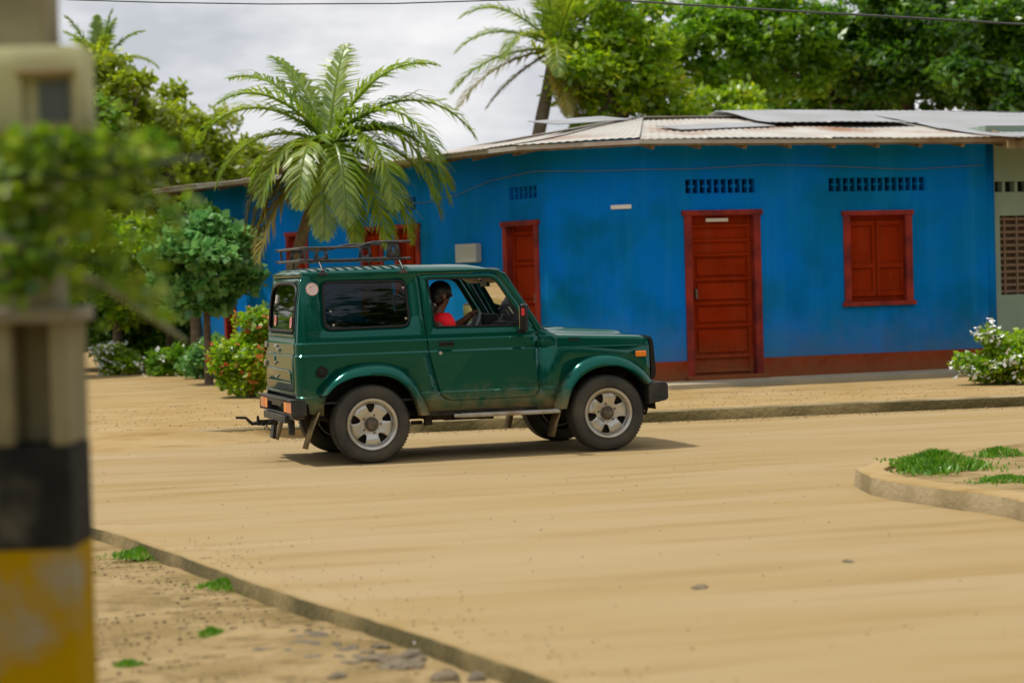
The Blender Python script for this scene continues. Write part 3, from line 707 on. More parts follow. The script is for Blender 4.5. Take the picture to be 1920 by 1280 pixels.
loft(bm, rows); obj('headliner', bm, mTrim, jeep)
for y in (-.35, .35):
    bm = bmesh.new(); box(bm, (.62, y, .68), (.50, .46, .14)); box(bm, (.425, y, .95), (.13, .44, .52), Matrix.Rotation(R_(-14), 3, 'Y')); box(bm, (.375, y, 1.29), (.08, .24, .16), Matrix.Rotation(R_(-10), 3, 'Y'))
    cyl(bm, (.385, y - .05, 1.15), (.375, y - .05, 1.25), .006, seg=6); cyl(bm, (.385, y + .05, 1.15), (.375, y + .05, 1.25), .006, seg=6)
    obj('seat', bm, mSeat, jeep, bevel=.035, seg=3)
bm = bmesh.new(); box(bm, (-.02, 0, .92), (.12, 1.05, .45), Matrix.Rotation(R_(-12), 3, 'Y')); obj('rear_bench', bm, mSeat, jeep, bevel=.04, seg=3)
SWc = Vector((.93, -.35, 1.035)); nrm = Vector((-.86, 0, .51)).normalized(); upv = Vector((.51, 0, .86)).normalized()
bm = bmesh.new(); pts = [SWc + upv * .185 * math.cos(2 * PI * k / 32) + Vector((0, 1, 0)) * .185 * math.sin(2 * PI * k / 32) for k in range(33)]
tube(bm, pts, .013, 8, False)
for a in (90, 210, 330): tube(bm, [SWc, SWc + upv * .18 * math.cos(R_(a)) + Vector((0, 1, 0)) * .18 * math.sin(R_(a))], .011, 6)
cyl(bm, SWc - nrm * .01, SWc + nrm * .02, .045, .04, 20); cyl(bm, SWc, SWc - nrm * .28, .022, seg=10)
obj('steering_wheel', bm, mVent, jeep)
bm = bmesh.new(); box(bm, (1.20, 0, 1.435), (.03, .20, .065)); tube(bm, [(1.21, 0, 1.435), (1.24, 0, 1.49)], .008, 6); obj('rear_view_mirror', bm, mBlack, jeep, bevel=.01)
for y in (-.30, .30):
    bm = bmesh.new(); box(bm, (1.145, y, 1.475), (.16, .40, .018), Matrix.Rotation(R_(28), 3, 'Y')); obj('sun_visor', bm, mCream, jeep, bevel=.006)

# ================================================================ DRIVER (in jeep coordinates)
def skin_body(name, nodes, edges, m, parent, sub=2):
    me = bpy.data.meshes.new(name); me.from_pydata([n[0] for n in nodes], edges, [])
    o = link(name, me, m, parent); md = o.modifiers.new('skin', 'SKIN'); md.use_smooth_shade = True
    for i, n in enumerate(nodes):
        r = n[1]; me.skin_vertices[0].data[i].radius = r if isinstance(r, tuple) else (r, r)
    me.skin_vertices[0].data[0].use_root = True
    sb = o.modifiers.new('sub', 'SUBSURF'); sb.levels = sub; sb.render_levels = sub
    return o
drv = empty('person', (CX, CY, 0), CT)
tag(drv, 'driver with black tied hair and a red shirt, at the wheel of the green jeep', 'person')
Y0 = -.35
Nn = [((.56, Y0, .80), (.13, .10)), ((.57, Y0, .92), (.125, .09)), ((.60, Y0, 1.04), (.13, .085)), ((.635, Y0, 1.12), (.10, .07)), ((.68, Y0, 1.19), (.050, .050)), ((.70, Y0, 1.25), (.050, .050)), ((.715, Y0, 1.295), (.064, .074)), ((.705, Y0, 1.36), (.083, .093)), ((.70, Y0, 1.41), (.06, .07)),
      ((.64, Y0 - .17, 1.10), .050), ((.72, Y0 - .215, .98), .043), ((.79, Y0 - .20, .90), .036), ((.86, Y0 - .17, .96), .028), ((.90, Y0 - .165, 1.01), .022),
      ((.66, Y0 + .16, 1.10), .050), ((.76, Y0 + .15, 1.045), .043), ((.86, Y0 + .11, 1.08), .034), ((.94, Y0 + .05, 1.14), .026), ((.975, Y0 + .035, 1.175), .023),
      ((.78, Y0 - .12, .76), .085), ((1.02, Y0 - .13, .76), .06), ((1.16, Y0 - .12, .58), .04), ((.78, Y0 + .12, .76), .085), ((1.02, Y0 + .13, .76), .06), ((1.16, Y0 + .12, .58), .04)]
En = [(0, 1), (1, 2), (2, 3), (3, 4), (4, 5), (5, 6), (6, 7), (7, 8), (3, 9), (9, 10), (10, 11), (11, 12), (12, 13), (3, 14), (14, 15), (15, 16), (16, 17), (17, 18), (0, 19), (19, 20), (20, 21), (0, 22), (22, 23), (23, 24)]
# fingers closing over the wheel rim
def fingers(root, base, dirs):
    for j, (off, fl) in enumerate(dirs):
        p = base + Vector(off); i0 = len(Nn)
        Nn.append((tuple(p), .010)); Nn.append((tuple(p + Vector((.028 * fl, 0, .012))), .0095)); Nn.append((tuple(p + Vector((.048 * fl, .0, -.006))), .0085)); Nn.append((tuple(p + Vector((.050 * fl, .0, -.026))), .0075))
        En.extend([(root, i0), (i0, i0 + 1), (i0 + 1, i0 + 2), (i0 + 2, i0 + 3)])
fingers(18, Vector((.995, Y0 + .03, 1.19)), [((0, -.028, 0), .9), ((.003, -.009, .004), 1.05), ((.003, .010, .004), 1.0), ((0, .028, 0), .8), ((-.018, -.036, -.012), .6)])
fingers(13, Vector((.915, Y0 - .165, 1.03)), [((0, -.028, 0), .9), ((.003, -.009, .004), 1.05), ((.003, .010, .004), 1.0), ((0, .028, 0), .8), ((-.018, .036, -.012), .6)])
skin_body('body', Nn, En, mSkin, drv)
bm = bmesh.new(); tube(bm, [(.78, Y0 - .0, 1.355), (.803, Y0, 1.338), (.798, Y0, 1.322)], [.010, .014, .008], 8); obj('nose', bm, mSkin, drv)
for sg in (-1, 1):
    bm = bmesh.new(); bmesh.ops.create_uvsphere(bm, u_segments=10, v_segments=8, radius=.026, matrix=Matrix.Translation((.715, Y0 + sg * .083, 1.335)) @ Matrix.Diagonal((.7, .35, 1.1, 1))); obj('ear', bm, mSkin, drv)
Sn = [((.57, Y0, .82), (.145, .115)), ((.60, Y0, .95), (.145, .11)), ((.65, Y0, 1.06), (.145, .11)), ((.69, Y0, 1.14), (.115, .092)), ((.695, Y0, 1.195), (.066, .066)), ((.70, Y0 - .15, 1.125), .086), ((.745, Y0 - .205, 1.03), .068), ((.70, Y0 + .15, 1.12), .078), ((.77, Y0 + .16, 1.07), .062)]
skin_body('shirt', Sn, [(0, 1), (1, 2), (2, 3), (3, 4), (3, 5), (5, 6), (3, 7), (7, 8)], mShirt, drv)
bm = bmesh.new()
for c_, r_ in (((.703, Y0, 1.372), (.100, .092, .094)), ((.672, Y0, 1.325), (.082, .080, .088)), ((.632, Y0 - .01, 1.262), (.048, .050, .062))):
    bmesh.ops.create_uvsphere(bm, u_segments=20, v_segments=14, radius=1, matrix=Matrix.Translation(c_) @ Matrix.Diagonal((*r_, 1)))
tube(bm, [(.635, Y0 - .02, 1.25), (.605, Y0 - .03, 1.20), (.592, Y0 - .03, 1.14), (.590, Y0 - .03, 1.07)], [.044, .038, .030, .014], 12)
ho = obj('hair', bm, mHair, drv, 60); rm = ho.modifiers.new('rm', 'REMESH'); rm.mode = 'VOXEL'; rm.voxel_size = .006; rm.use_smooth_shade = True
bm = bmesh.new(); tube(bm, [(.63, Y0 - .062, 1.275), (.645, Y0 - .068, 1.255)], .005, 6); obj('hair_clip', bm, mCream, drv)

# ================================================================ GROUND
mRoad = M('dusty_road', (.34, .24, .105), .95, col2=(.375, .28, .15), nscale=.5, ndetail=10, lo=.34, hi=.68, col3=(.305, .21, .085), n3=1.1, bump=.3, bscale=60, stretch=(.45, 2.6, 1), spec=.15, rot=R_(-14))
mSand = M('sandy_soil', (.35, .235, .095), .95, col2=(.41, .295, .145), nscale=1.3, ndetail=10, lo=.35, hi=.65, col3=(.27, .165, .05), n3=2.6, bump=.7, bscale=20, stretch=(.6, 1.6, 1), spec=.15, rot=R_(-14))
mVerge = M('verge_soil', (.25, .175, .07), .95, spec=.15, col2=(.36, .26, .125), nscale=2.0, ndetail=12, lo=.36, hi=.62, col3=(.16, .11, .04), n3=6, bump=1.0, bscale=30, stretch=(1, 1.3, 1))
mKerb = M('concrete_kerb', (.20, .15, .065), .9, col2=(.34, .26, .14), nscale=2.2, ndetail=10, lo=.4, hi=.6, bump=.6, bscale=30)
mKerbF = M('shaded_kerb_face', (.085, .066, .018), .95, col2=(.27, .20, .085), nscale=1.3, ndetail=10, lo=.46, hi=.70, bump=.8, bscale=25)  # shade put into the kerb face colour, broken by sand-toned patches
mApron = M('concrete_apron', (.34, .31, .23), .9, col2=(.46, .38, .24), nscale=1.6, ndetail=8, bump=.2)
def struct(name, bm, m, **k):
    o = obj(name, bm, m, None, **k); o['kind'] = 'structure'; return o
def hgt(x, y, amp, s=1.0):
    return amp * (math.sin(x * 1.7 * s + 1.3) * math.cos(y * 1.1 * s + .4) + .5 * math.sin(x * 3.9 * s + y * 2.3 * s) + .3 * math.sin(x * 8.1 * s - y * 6.2 * s + 2))
ZV = -.065
# far ground sheet (undulating slightly near the camera)
bm = bmesh.new()
gx = [-600, -200, -60, -25, -12] + [-7 + .25 * i for i in range(41)] + [6, 12, 25, 60, 200, 600]
gy = [-600, -200, -40, -8, 0, 3] + [4 + .25 * i for i in range(45)] + [18, 25, 60, 200, 600]
rows = [[Vector((x, y, ZV - .005 + (hgt(x, y, .014, 1.6) if abs(x) < 12 and 3 < y < 16 else 0))) for y in gy] for x in gx]
loft(bm, rows); struct('ground', bm, mVerge, ang=80)
kerb_near = [(-30, 30.0), (-9.5, 17.0), (-5.2, 15.0), (-3.6, 14.1)] + [tuple(gnd(x, y).xy) for x, y in ((160, 985), (300, 1025), (450, 1080), (620, 1135), (800, 1190), (950, 1240), (1080, 1290))] + [(.62, 6.3), (1.0, 4.5), (1.2, 2.0), (1.3, -2), (1.3, -40)]
kn = resamp(kerb_near[3:-1], 60)
# road slab
kerb_near2 = [Vector((-120, 0)), Vector((-30, 9.0)), Vector((-12, 12.8)), Vector((-6, 14.1))] + kn + [Vector((1.3, -40))]
def kerbY(x): return 20.72 + .22 * x
poly = [(v.x, v.y) for v in kerb_near2] + [(60, -40), (60, kerbY(60) + .2), (-120, kerbY(-120) + .2)]
bm = bmesh.new(); prism(bm, poly, -.16, 0); struct('road', bm, mRoad, ang=30)
# near kerb stones running along the road edge (slightly proud)
def strip(name, line, wd, z0, z1, m, side_=1):
    bm = bmesh.new(); rows = []
    for i, p in enumerate(line):
        a = line[max(i - 1, 0)]; b = line[min(i + 1, len(line) - 1)]; t = (b - a).normalized(); n = Vector((t.y, -t.x)) * side_
        j = .005 * math.sin(i * .37) + .004 * math.sin(i * .93 + 1) + .004 * math.sin(i * 2.7); q = p + n * wd; n = n * (-1 if wd > 0 else 1)   # n now points out of the slab
        rows.append([Vector((p.x + n.x * .03, p.y + n.y * .03, z0)), Vector((p.x + n.x * (.020 + j), p.y + n.y * (.020 + j), z1 - .014)), Vector((p.x + n.x * (.004 + j), p.y + n.y * (.004 + j), z1 + j * .3)), Vector((q.x, q.y, z1 + j * .3)), Vector((q.x - n.x * .01, q.y - n.y * .01, z0))])
    loft(bm, rows)
    return bm
def kerb_obj(name, line, wd, z0, z1, side_, mt=None, mf=None):
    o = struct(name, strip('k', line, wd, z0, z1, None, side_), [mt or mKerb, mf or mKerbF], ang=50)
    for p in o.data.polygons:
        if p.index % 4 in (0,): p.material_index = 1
    return o
kk = resamp([tuple(v) for v in kn], 140)
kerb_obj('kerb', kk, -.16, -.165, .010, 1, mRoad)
# far pavement slab with kerb
poly = [(-120, kerbY(-120)), (60, kerbY(60)), (60, 120), (-120, 120)]
bm = bmesh.new(); prism(bm, poly, -.15, .105); struct('pavement', bm, mSand, ang=30)
line = [Vector((x, kerbY(x) + .015 * math.sin(x * 2.1))) for x in [-10 + .2 * i for i in range(140)]]
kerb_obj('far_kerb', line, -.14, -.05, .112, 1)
# sand blown over the kerb on the left
bm = bmesh.new(); rows = []
for i in range(90):
    x = -14 + i * .135; k = .0 if x < -3.2 else smoothstep(-3.2, -2.0, x); wv = .06 * math.sin(x * 2.3) + .04 * math.sin(x * 5.1 + 1)
    rows.append([Vector((x, kerbY(x) + .12 - .2 * k, .121 - .04 * k)), Vector((x, kerbY(x) - .05 - .0 * k, .112 - .10 * k)), Vector((x, kerbY(x) - (.22 + wv) * (1 - k) - .06, .060 * (1 - k))), Vector((x, kerbY(x) - (.48 + wv) * (1 - k) - .08, .018 * (1 - k) + .0)), Vector((x, kerbY(x) - (.75 + wv) * (1 - k) - .09, -.004))])
loft(bm, rows); struct('sand_drift', bm, mSand, ang=80)
# island
isl = [gnd(1920, 975).xy, gnd(1780, 952).xy, gnd(1650, 930).xy, gnd(1606, 908).xy, gnd(1618, 884, .10).xy, gnd(1660, 868, .10).xy, gnd(1780, 850, .10).xy, gnd(1920, 830, .10).xy]
lineI = resamp([(3.9, 6.0), (3.15, 9.8)] + [tuple(v) for v in isl] + [(7, 18.5), (16, 20.5)], 90)
poly = [(v.x, v.y) for v in lineI] + [(16, -20), (8, -20), (5.5, 0)]
bm = bmesh.new(); prism(bm, poly, -.10, .10); struct('traffic_island', bm, mVerge, ang=30)
ncut = min(range(90), key=lambda i: (lineI[i] - gnd(1612, 893, .05).xy).length)
kerb_obj('island_kerb', lineI[:ncut + 2], .15, -.05, .125, 1, mSand, mKerb)

# ================================================================ BLUE HOUSE
ZB = .16
P1 = Vector((1.58, 25.60)); DR = Vector((math.cos(R_(19.5)), math.sin(R_(19.5)))); P0 = Vector((.46, 26.05)); DL = Vector((-.545, .839)).normalized()
def hitu(px, py, O, D):
    d = ray(px, py); # O + D u = cam + d k
    n = Vector((-D.y, D.x)); k = n.dot(O) / n.dot(d.xy); w_ = Vector((0, 0, H)) + d * k
    return (w_.xy - O).dot(D), w_.z
UE = hitu(1852, 500, P1, DR)[0]
mBlue = M('blue_wall_paint', (.0003, .175, .45), .9, col2=(.0003, .185, .70), nscale=.8, ndetail=6, lo=.38, hi=.62, col3=(.0005, .135, .30), n3=1.1, bump=.3, bscale=12, spec=.06)
mRedW = M('oxide_red_paint', (.30, .026, .003), .85, spec=.05, col2=(.23, .020, .002), nscale=3, bump=.15, bscale=20)
add_dirt(mRedW, .2, .75, (.22, .13, .06), .55, 7, (.30, .07, .03))
add_dirt(mBlue, .35, 1.1, (.16, .15, .10), .38, 4, (.02, .27, .60))
mRedF = M('red_frame_paint', (.33, .035, .02), .75, spec=.2, col2=(.14, .02, .02), nscale=4)
mTin = M('corrugated_tin', (.49, .47, .43), .6, col2=(.41, .37, .31), nscale=1.3, ndetail=7, lo=.4, hi=.75, metal=.15, col3=(.30, .13, .05), n3=1.1)
mTin2 = M('grey_tin', (.36, .37, .39), .55, metal=.2, col2=(.30, .30, .30), nscale=1.2)
mRust = M('rusty_tin', (.42, .34, .26), .7, col2=(.33, .10, .03), nscale=1.2, ndetail=7, lo=.45, hi=.6)
mWood = M('eave_timber', (.28, .20, .10), .85, col2=(.15, .10, .05), nscale=8)
mDark = M('dark_void', (.01, .011, .012), .9)
house = empty('house', (P1.x, P1.y, 0)); tag(house, 'long blue house with red doors and shutters under a corrugated tin roof behind the jeep', 'house')
def hp(o):   # keep world coordinates while parented to the house empty
    o.parent = house; o.matrix_parent_inverse = Matrix.Translation((-P1.x, -P1.y, 0)); return o
def facade(name, O, D, u0, u1, z0, z1, holes, m, th=.16, inward=None):
    bm = flat_fill([(u0, z0), (u1, z0), (u1, z1), (u0, z1)], [[(a, c), (b, c), (b, d), (a, d)] for a, b, c, d in holes], [u0 + (u1 - u0) * k / 8 for k in range(1, 8)])
    nin = Vector((-D.y, D.x)) * (1 if D.x > 0 else -1)
    if nin.y < 0: nin = -nin
    for v in bm.verts:
        p = O + D * v.co.x; v.co = Vector((p.x, p.y, v.co.y))
    bm.normal_update()
    for f in bm.faces:
        if f.normal.xy.dot(nin) > 0: f.normal_flip()
    o = obj(name, bm, m, None, solid=th); o.data.polygons.foreach_set('use_smooth', [False] * len(o.data.polygons)); return o
def onwall(O, D, u, z, off):
    n = Vector((D.y, -D.x)); n = n if n.y < 0 else -n
    p = O + D * u + n * off; return Vector((p.x, p.y, z))
def wbox(bm, O, D, u0, u1, z0, z1, o0, o1):
    ang = math.atan2(D.y, D.x); c = onwall(O, D, (u0 + u1) / 2, (z0 + z1) / 2, (o0 + o1) / 2)
    box(bm, c, (abs(u1 - u0), abs(o1 - o0), abs(z1 - z0)), Matrix.Rotation(ang, 3, 'Z'))
EAVE = 3.12
# openings on the right facade
du0 = hitu(1287, 500, P1, DR)[0]; du1 = hitu(1424, 500, P1, DR)[0]; dz1 = hitu(1350, 402, P1, DR)[1]
wu0 = hitu(1585, 500, P1, DR)[0]; wu1 = hitu(1708, 500, P1, DR)[0]; wz0 = hitu(1645, 566, P1, DR)[1]; wz1 = hitu(1645, 402, P1, DR)[1]
v1 = (hitu(1284, 348, P1, DR)[0], hitu(1416, 348, P1, DR)[0], hitu(1350, 362, P1, DR)[1], hitu(1350, 336, P1, DR)[1])
v2 = (hitu(1553, 348, P1, DR)[0], hitu(1735, 348, P1, DR)[0], hitu(1645, 358, P1, DR)[1], hitu(1645, 333, P1, DR)[1])
ZD = .20
wallR = facade('wall', P1, DR, 0, UE, ZB - .1, EAVE, [(du0, du1, ZD, dz1), (wu0, wu1, wz0, wz1), v1, v2], mBlue)
hp(wallR)
DC = (P1 - P0).normalized(); LC = (P1 - P0).length
wallC = hp(facade('wall', P0, DC, 0, LC, ZB - .1, EAVE, [], mBlue))
wl_holes = []
ld0 = hitu(1010, 500, P0, DL)[0]; ld1 = hitu(947, 500, P0, DL)[0]; ldz = hitu(980, 422, P0, DL)[1]
wins = [(hitu(b, 500, P0, DL)[0], hitu(a, 500, P0, DL)[0], 1.05, 2.19) for a, b in ((744, 788), (680, 719), (540, 578))]
d2 = (hitu(440, 500, P0, DL)[0], hitu(420, 500, P0, DL)[0], .2, 2.15)
lv = (hitu(1006, 360, P0, DL)[0], hitu(954, 360, P0, DL)[0], hitu(980, 373, P0, DL)[1], hitu(980, 350, P0, DL)[1])
lv2 = (hitu(780, 390, P0, DL)[0], hitu(690, 390, P0, DL)[0], 2.42, 2.60)
LL = 10.2
wallL = hp(facade('wall', P0, DL, 0, LL, ZB - .1, EAVE, [(ld0, ld1, ZD, ldz)] + wins + [d2, lv, lv2], mBlue))
# rear walls so that the volume is closed
NR = Vector((-DR.y, DR.x)); NL = Vector((.839, .545)).normalized()
PE = P1 + DR * UE; PC = P0 + DL * LL
bm = bmesh.new(); 
back = [PE, PE + NR * 5.2, P1 + NR * 5.2 + DR * 2.2, PC + NL * 4.6, PC]
for a, b in zip(back, back[1:]):
    v = [bm.verts.new((a.x, a.y, .06)), bm.verts.new((b.x, b.y, .06)), bm.verts.new((b.x, b.y, EAVE)), bm.verts.new((a.x, a.y, EAVE))]; bm.faces.new(v)
hp(obj('rear_wall', bm, mBlue, None, solid=.12, off=1))
bm = bmesh.new()
pin = [PE + NR * .3 - DR * .3, PE + NR * 5 - DR * .3, P1 + NR * 5 + DR * 2.2, PC + NL * 4.4 - DL * .3, PC + NL * .3 - DL * .3, P0 + NL * .4, P1 + NR * .3]
prism(bm, [(p.x, p.y) for p in pin], .10, .19); hp(obj('floor', bm, mDark, None))
# plinth band
bm = bmesh.new()
def band(O, D, u0, u1, z1, gaps=()):
    cuts = [u0]
    for a, b in gaps: cuts += [a, b]
    cuts.append(u1)
    for a, b in zip(cuts[::2], cuts[1::2]): wbox(bm, O, D, a, b, ZB - .06, z1, -.05, .018)
band(P1, DR, 0, UE, .40, [(du0, du1)]); band(P0, DC, 0, LC, .40); band(P0, DL, 0, LL, .40, [(ld0, ld1), (d2[0], d2[1])])
hp(obj('plinth', bm, mRedW, None))
# panelled doors and shutters
def door(O, D, u0, u1, z0, z1, rails, cat='door'):
    bm = bmesh.new(); wbox(bm, O, D, u0 + .0, u1 - .0, z0, z1, -.12, -.085)
    d_ = hp(obj('door', bm, mRedW, None))
    bm = bmesh.new(); fw = .075
    wbox(bm, O, D, u0 - .02, u0 + fw, z0, z1, -.08, .022); wbox(bm, O, D, u1 - fw, u1 + .02, z0, z1, -.08, .022); wbox(bm, O, D, u0 - .05, u1 + .05, z1 - .01, z1 + .055, -.08, .035)
    f_ = obj('door_frame', bm, mRedF, None, bevel=.006); f_.parent = d_
    bm = bmesh.new()
    for r in rails:
        zc = z0 + (z1 - z0) * r; wbox(bm, O, D, u0 + fw, u1 - fw, zc - .018, zc + .018, -.084, -.055)
    for k in range(len(rails) - 1):
        a = z0 + (z1 - z0) * rails[k] + .05; b = z0 + (z1 - z0) * rails[k + 1] - .05
        if b - a > .08: wbox(bm, O, D, u0 + fw + .09, u1 - fw - .09, a, b, -.084, -.066)
    for uu in (u0 + fw + .03, u1 - fw - .03): wbox(bm, O, D, uu - .03, uu + .03, z0 + .01, z1 - .01, -.084, -.064)
    p_ = obj('panel_rails', bm, mRedW, None, bevel=.006); p_.parent = d_
    bm = bmesh.new(); wbox(bm, O, D, u0 + fw + .05, u0 + fw + .08, z0 + .95, z0 + 1.07, -.065, -.02); k_ = obj('handle', bm, mHub, None, bevel=.004); k_.parent = d_
    return d_
door(P1, DR, du0, du1, ZD, dz1, (.03, .12, .31, .45, .60, .75, .84, .93))
door(P0, DL, ld0, ld1, ZD, ldz, (.05, .3, .5, .75, .95)); door(P0, DL, *d2, (.05, .5, .95))
bm = bmesh.new(); wbox(bm, P1, DR, du0 + .30, du0 + .60, dz1 - .085, dz1 - .045, -.063, -.055); hp(obj('number_plate', bm, mWhiteSt, None))
for a_ in ((P1, DR, du0 - .05, du1 + .05), (P0, DL, ld0 - .05, ld1 + .05)):
    bm = bmesh.new(); wbox(bm, *a_, ZB - .05, ZD + .01, -.1, .12); hp(obj('door_step', bm, mRedW, None, bevel=.01))
def shutter(O, D, u0, u1, z0, z1):
    bm = bmesh.new(); um = (u0 + u1) / 2; fw = .075
    wbox(bm, O, D, u0, u1, z0, z1, -.10, -.07)
    w_ = hp(obj('window_shutter', bm, mRedW, None))
    bm = bmesh.new()
    for a, b in ((u0 + fw, um - .006), (um + .006, u1 - fw)):
        for c, d in ((z0 + fw, z0 + .06 + fw), ((z0 + z1) / 2 - .12, (z0 + z1) / 2 - .06), (z1 - fw - .06, z1 - fw)): wbox(bm, O, D, a, b, c, d, -.069, -.045)
        for c, d in ((a, a + .05), (b - .05, b)): wbox(bm, O, D, c, d, z0 + fw, z1 - fw, -.069, -.049)
    r_ = obj('shutter_leaf', bm, mRedW, None, bevel=.004); r_.parent = w_
    bm = bmesh.new()
    for a, b in ((u0 - .02, u0 + fw), (u1 - fw, u1 + .02)): wbox(bm, O, D, a, b, z0, z1, -.065, .022)
    wbox(bm, O, D, u0 - .04, u1 + .04, z1 - .01, z1 + .05, -.06, .035); wbox(bm, O, D, u0 - .05, u1 + .05, z0 - .045, z0 + .01, -.06, .045)
    f_ = obj('frame', bm, mRedF, None, bevel=.005); f_.parent = w_
shutter(P1, DR, wu0, wu1, wz0, wz1)
for a, b, c, d in wins: shutter(P0, DL, a, b, c, d)
def vent(O, D, u0, u1, z0, z1):
    bm = bmesh.new(); n = max(2, round((u1 - u0) / .20)); 
    wbox(bm, O, D, u0, u1, z0, z1, -.15, -.12)
    v_ = hp(obj('wall_vent', bm, mDark, None))
    bm = bmesh.new(); s_ = (u1 - u0) / n
    for k in range(n + 1): wbox(bm, O, D, u0 + k * s_ - .014, u0 + k * s_ + .014, z0, z1, -.119, -.012)
    for k in range(n):
        c = u0 + (k + .5) * s_; wbox(bm, O, D, c - .04, c + .04, (z0 + z1) / 2 - .014, (z0 + z1) / 2 + .014, -.1, -.02)
        wbox(bm, O, D, c - .012, c + .012, z0, z1, -.1, -.01)
    b_ = obj('breeze_block', bm, mBlue, None); b_.parent = v_
vent(P1, DR, *v1); vent(P1, DR, *v2); vent(P0, DL, *lv); vent(P0, DL, *lv2)
# roof: corrugated sheets on both wings, hip at the corner
OV = .55; RISE = .20
nR = -NR; nL = -NL
def off2(O, D, n, d):  return O + n * d
def isect(A, d1, B, d2_):
    k = ((B - A).x * d2_.y - (B - A).y * d2_.x) / (d1.x * d2_.y - d1.y * d2_.x); return A + d1 * k
nC = Vector((DC.y, -DC.x)); nC = nC if nC.y < 0 else -nC
eR = P1 + nR * OV; eL = P0 + nL * OV; eC = P0 + nC * OV
cRC = isect(eR, DR, eC, DC); cCL = isect(eC, DC, eL, DL)
rdg = 3.0; rR = P1 + NR * rdg; rL = P0 + NL * (rdg * .9); rk = isect(rR, DR, rL, DL)
EZ = 3.06; RZ = 3.56
def corr(name, e0, e1, r0, r1, zE, zR, m, pitch=.11, amp=.0045, n=None, jag=.02, th=.006):
    """sheet metal slope between eave segment e0-e1 and ridge segment r0-r1"""
    L_ = (e1 - e0).length; n = n or int(L_ / pitch * 6); bm = bmesh.new(); rows = []; dirE = (e1 - e0).normalized()
    nn = dirE.cross(Vector((0, 0, 1))) if False else None
    for i in range(n + 1):
        t = i / n; a = e0.lerp(e1, t); b = r0.lerp(r1, t); row = []
        sheet = int(t * L_ / .85); rs = random.Random(sheet * 13 + int(L_ * 7)); j = rs.uniform(-jag, jag); zj = rs.uniform(-.006, .012)
        for k in range(9):
            s = k / 8; p = a.lerp(b, s + (j if k == 0 else 0)); sag = -.018 * math.sin(s * PI * 2) + .012 * math.sin(t * L_ * 1.3)
            z = (zE[0] + (zE[1] - zE[0]) * t) * (1 - s) + (zR[0] + (zR[1] - zR[0]) * t) * s
            row.append(Vector((p.x, p.y, z + amp * math.sin(2 * PI * t * L_ / pitch) + sag + zj)))
        rows.append(row)
    loft(bm, rows); o = obj(name, bm, m, None, 80, solid=th, off=0); return o
eE = PE + nR * OV + DR * .30; rE = PE + NR * rdg + DR * .3
eEnd = PC + nL * OV + DL * .45; rEnd = PC + NL * rdg * .9 + DL * .45
rf = corr('roof', cRC, eE, rk, rE, (EZ, EZ + .0), (RZ, RZ + .03), mTin); hp(rf)
o = corr('roof', cCL, cRC, rk + Vector((-.02, 0)), rk + Vector((.02, 0)), (EZ, EZ), (RZ, RZ), mTin); hp(o)
o = corr('roof', eEnd, cCL, rEnd, rk, (EZ, EZ), (RZ - .25, RZ), mTin); hp(o)
o = corr('roof', PE + NR * 5.8 + DR * .3, P1 + NR * 5.8 + DR * 2.5, rE, rk, (EZ, EZ), (RZ + .03, RZ), mTin, pitch=.3); hp(o)
o = corr('roof', P1 + NR * 5.8 + DR * 2.5, PC + NL * 5.2 + DL * .45, rk, rEnd, (EZ, EZ), (RZ, RZ - .25), mTin, pitch=.3); hp(o)
# eave timbers
bm = bmesh.new()
def plank(a, b, za, zb, w_=.04, h_=.09):
    a3 = Vector((a.x, a.y, za)); b3 = Vector((b.x, b.y, zb)); d = b3 - a3; box(bm, (a3 + b3) / 2, (d.length, w_, h_), d.to_track_quat('X', 'Z').to_matrix())
for a, b in ((cRC, eE), (cCL, cRC), (eEnd, cCL)):
    n_ = (b - a); n_ = Vector((n_.y, -n_.x)).normalized(); n_ = n_ if n_.y < 0 else -n_
    plank(a - n_ * .07, b - n_ * .07, EZ - .048, EZ - .048, .035, .055)
for k in range(9): u = UE * k / 8; plank(P1 + DR * u + nR * .45, P1 + DR * u - nR * .3, EZ - .08, EZ + .06, .05, .07)
for k in range(12): u = LL * k / 11; plank(P0 + DL * u + nL * .45, P0 + DL * u - nL * .3, EZ - .08, EZ + .06, .05, .07)
hp(obj('eave_beam', bm, mWood, None))
bm = bmesh.new()
for a, b in ((cRC, eE), (cCL, cRC), (eEnd, cCL)):
    n_ = (b - a); n_ = Vector((n_.y, -n_.x)).normalized(); n_ = n_ if n_.y < 0 else -n_
    plank(a - n_ * .035, b - n_ * .035, EZ - .030, EZ - .030, .012, .05)
hp(obj('fascia', bm, mTin, None))
# ridge cap and a few loose sheets held by stones
bm = bmesh.new(); plank(rk, rE, RZ + .035, RZ + .06, .28, .012); plank(rk, rEnd, RZ + .035, RZ - .21, .28, .012); hp(obj('ridge_cap', bm, mTin, None))
rs = random.Random(4)
bm = bmesh.new()
for (u, v_, a, s1, s2) in ((1.6, .9, .3, 1.6, .5), (3.9, 1.6, -.25, 1.9, .7), (.2, 1.7, .5, 1.5, .5), (5.2, .7, -.1, 1.2, .6)):
    p = P1 + DR * u + NR * (v_ * rdg / 2 - OV * .3); z = EZ + (RZ - EZ) * ((p - P1).dot(NR) + OV) / (rdg + OV) + .035
    sl_ = math.atan2(RZ - EZ, rdg + OV); rot = Matrix.Rotation(math.atan2(DR.y, DR.x), 3, 'Z') @ Matrix.Rotation(sl_ + .03, 3, 'X') @ Matrix.Rotation(a, 3, 'Z')
    box(bm, (p.x, p.y, z), (s1, s2, .01), rot)
hp(obj('loose_sheet', bm, mTin2, None))
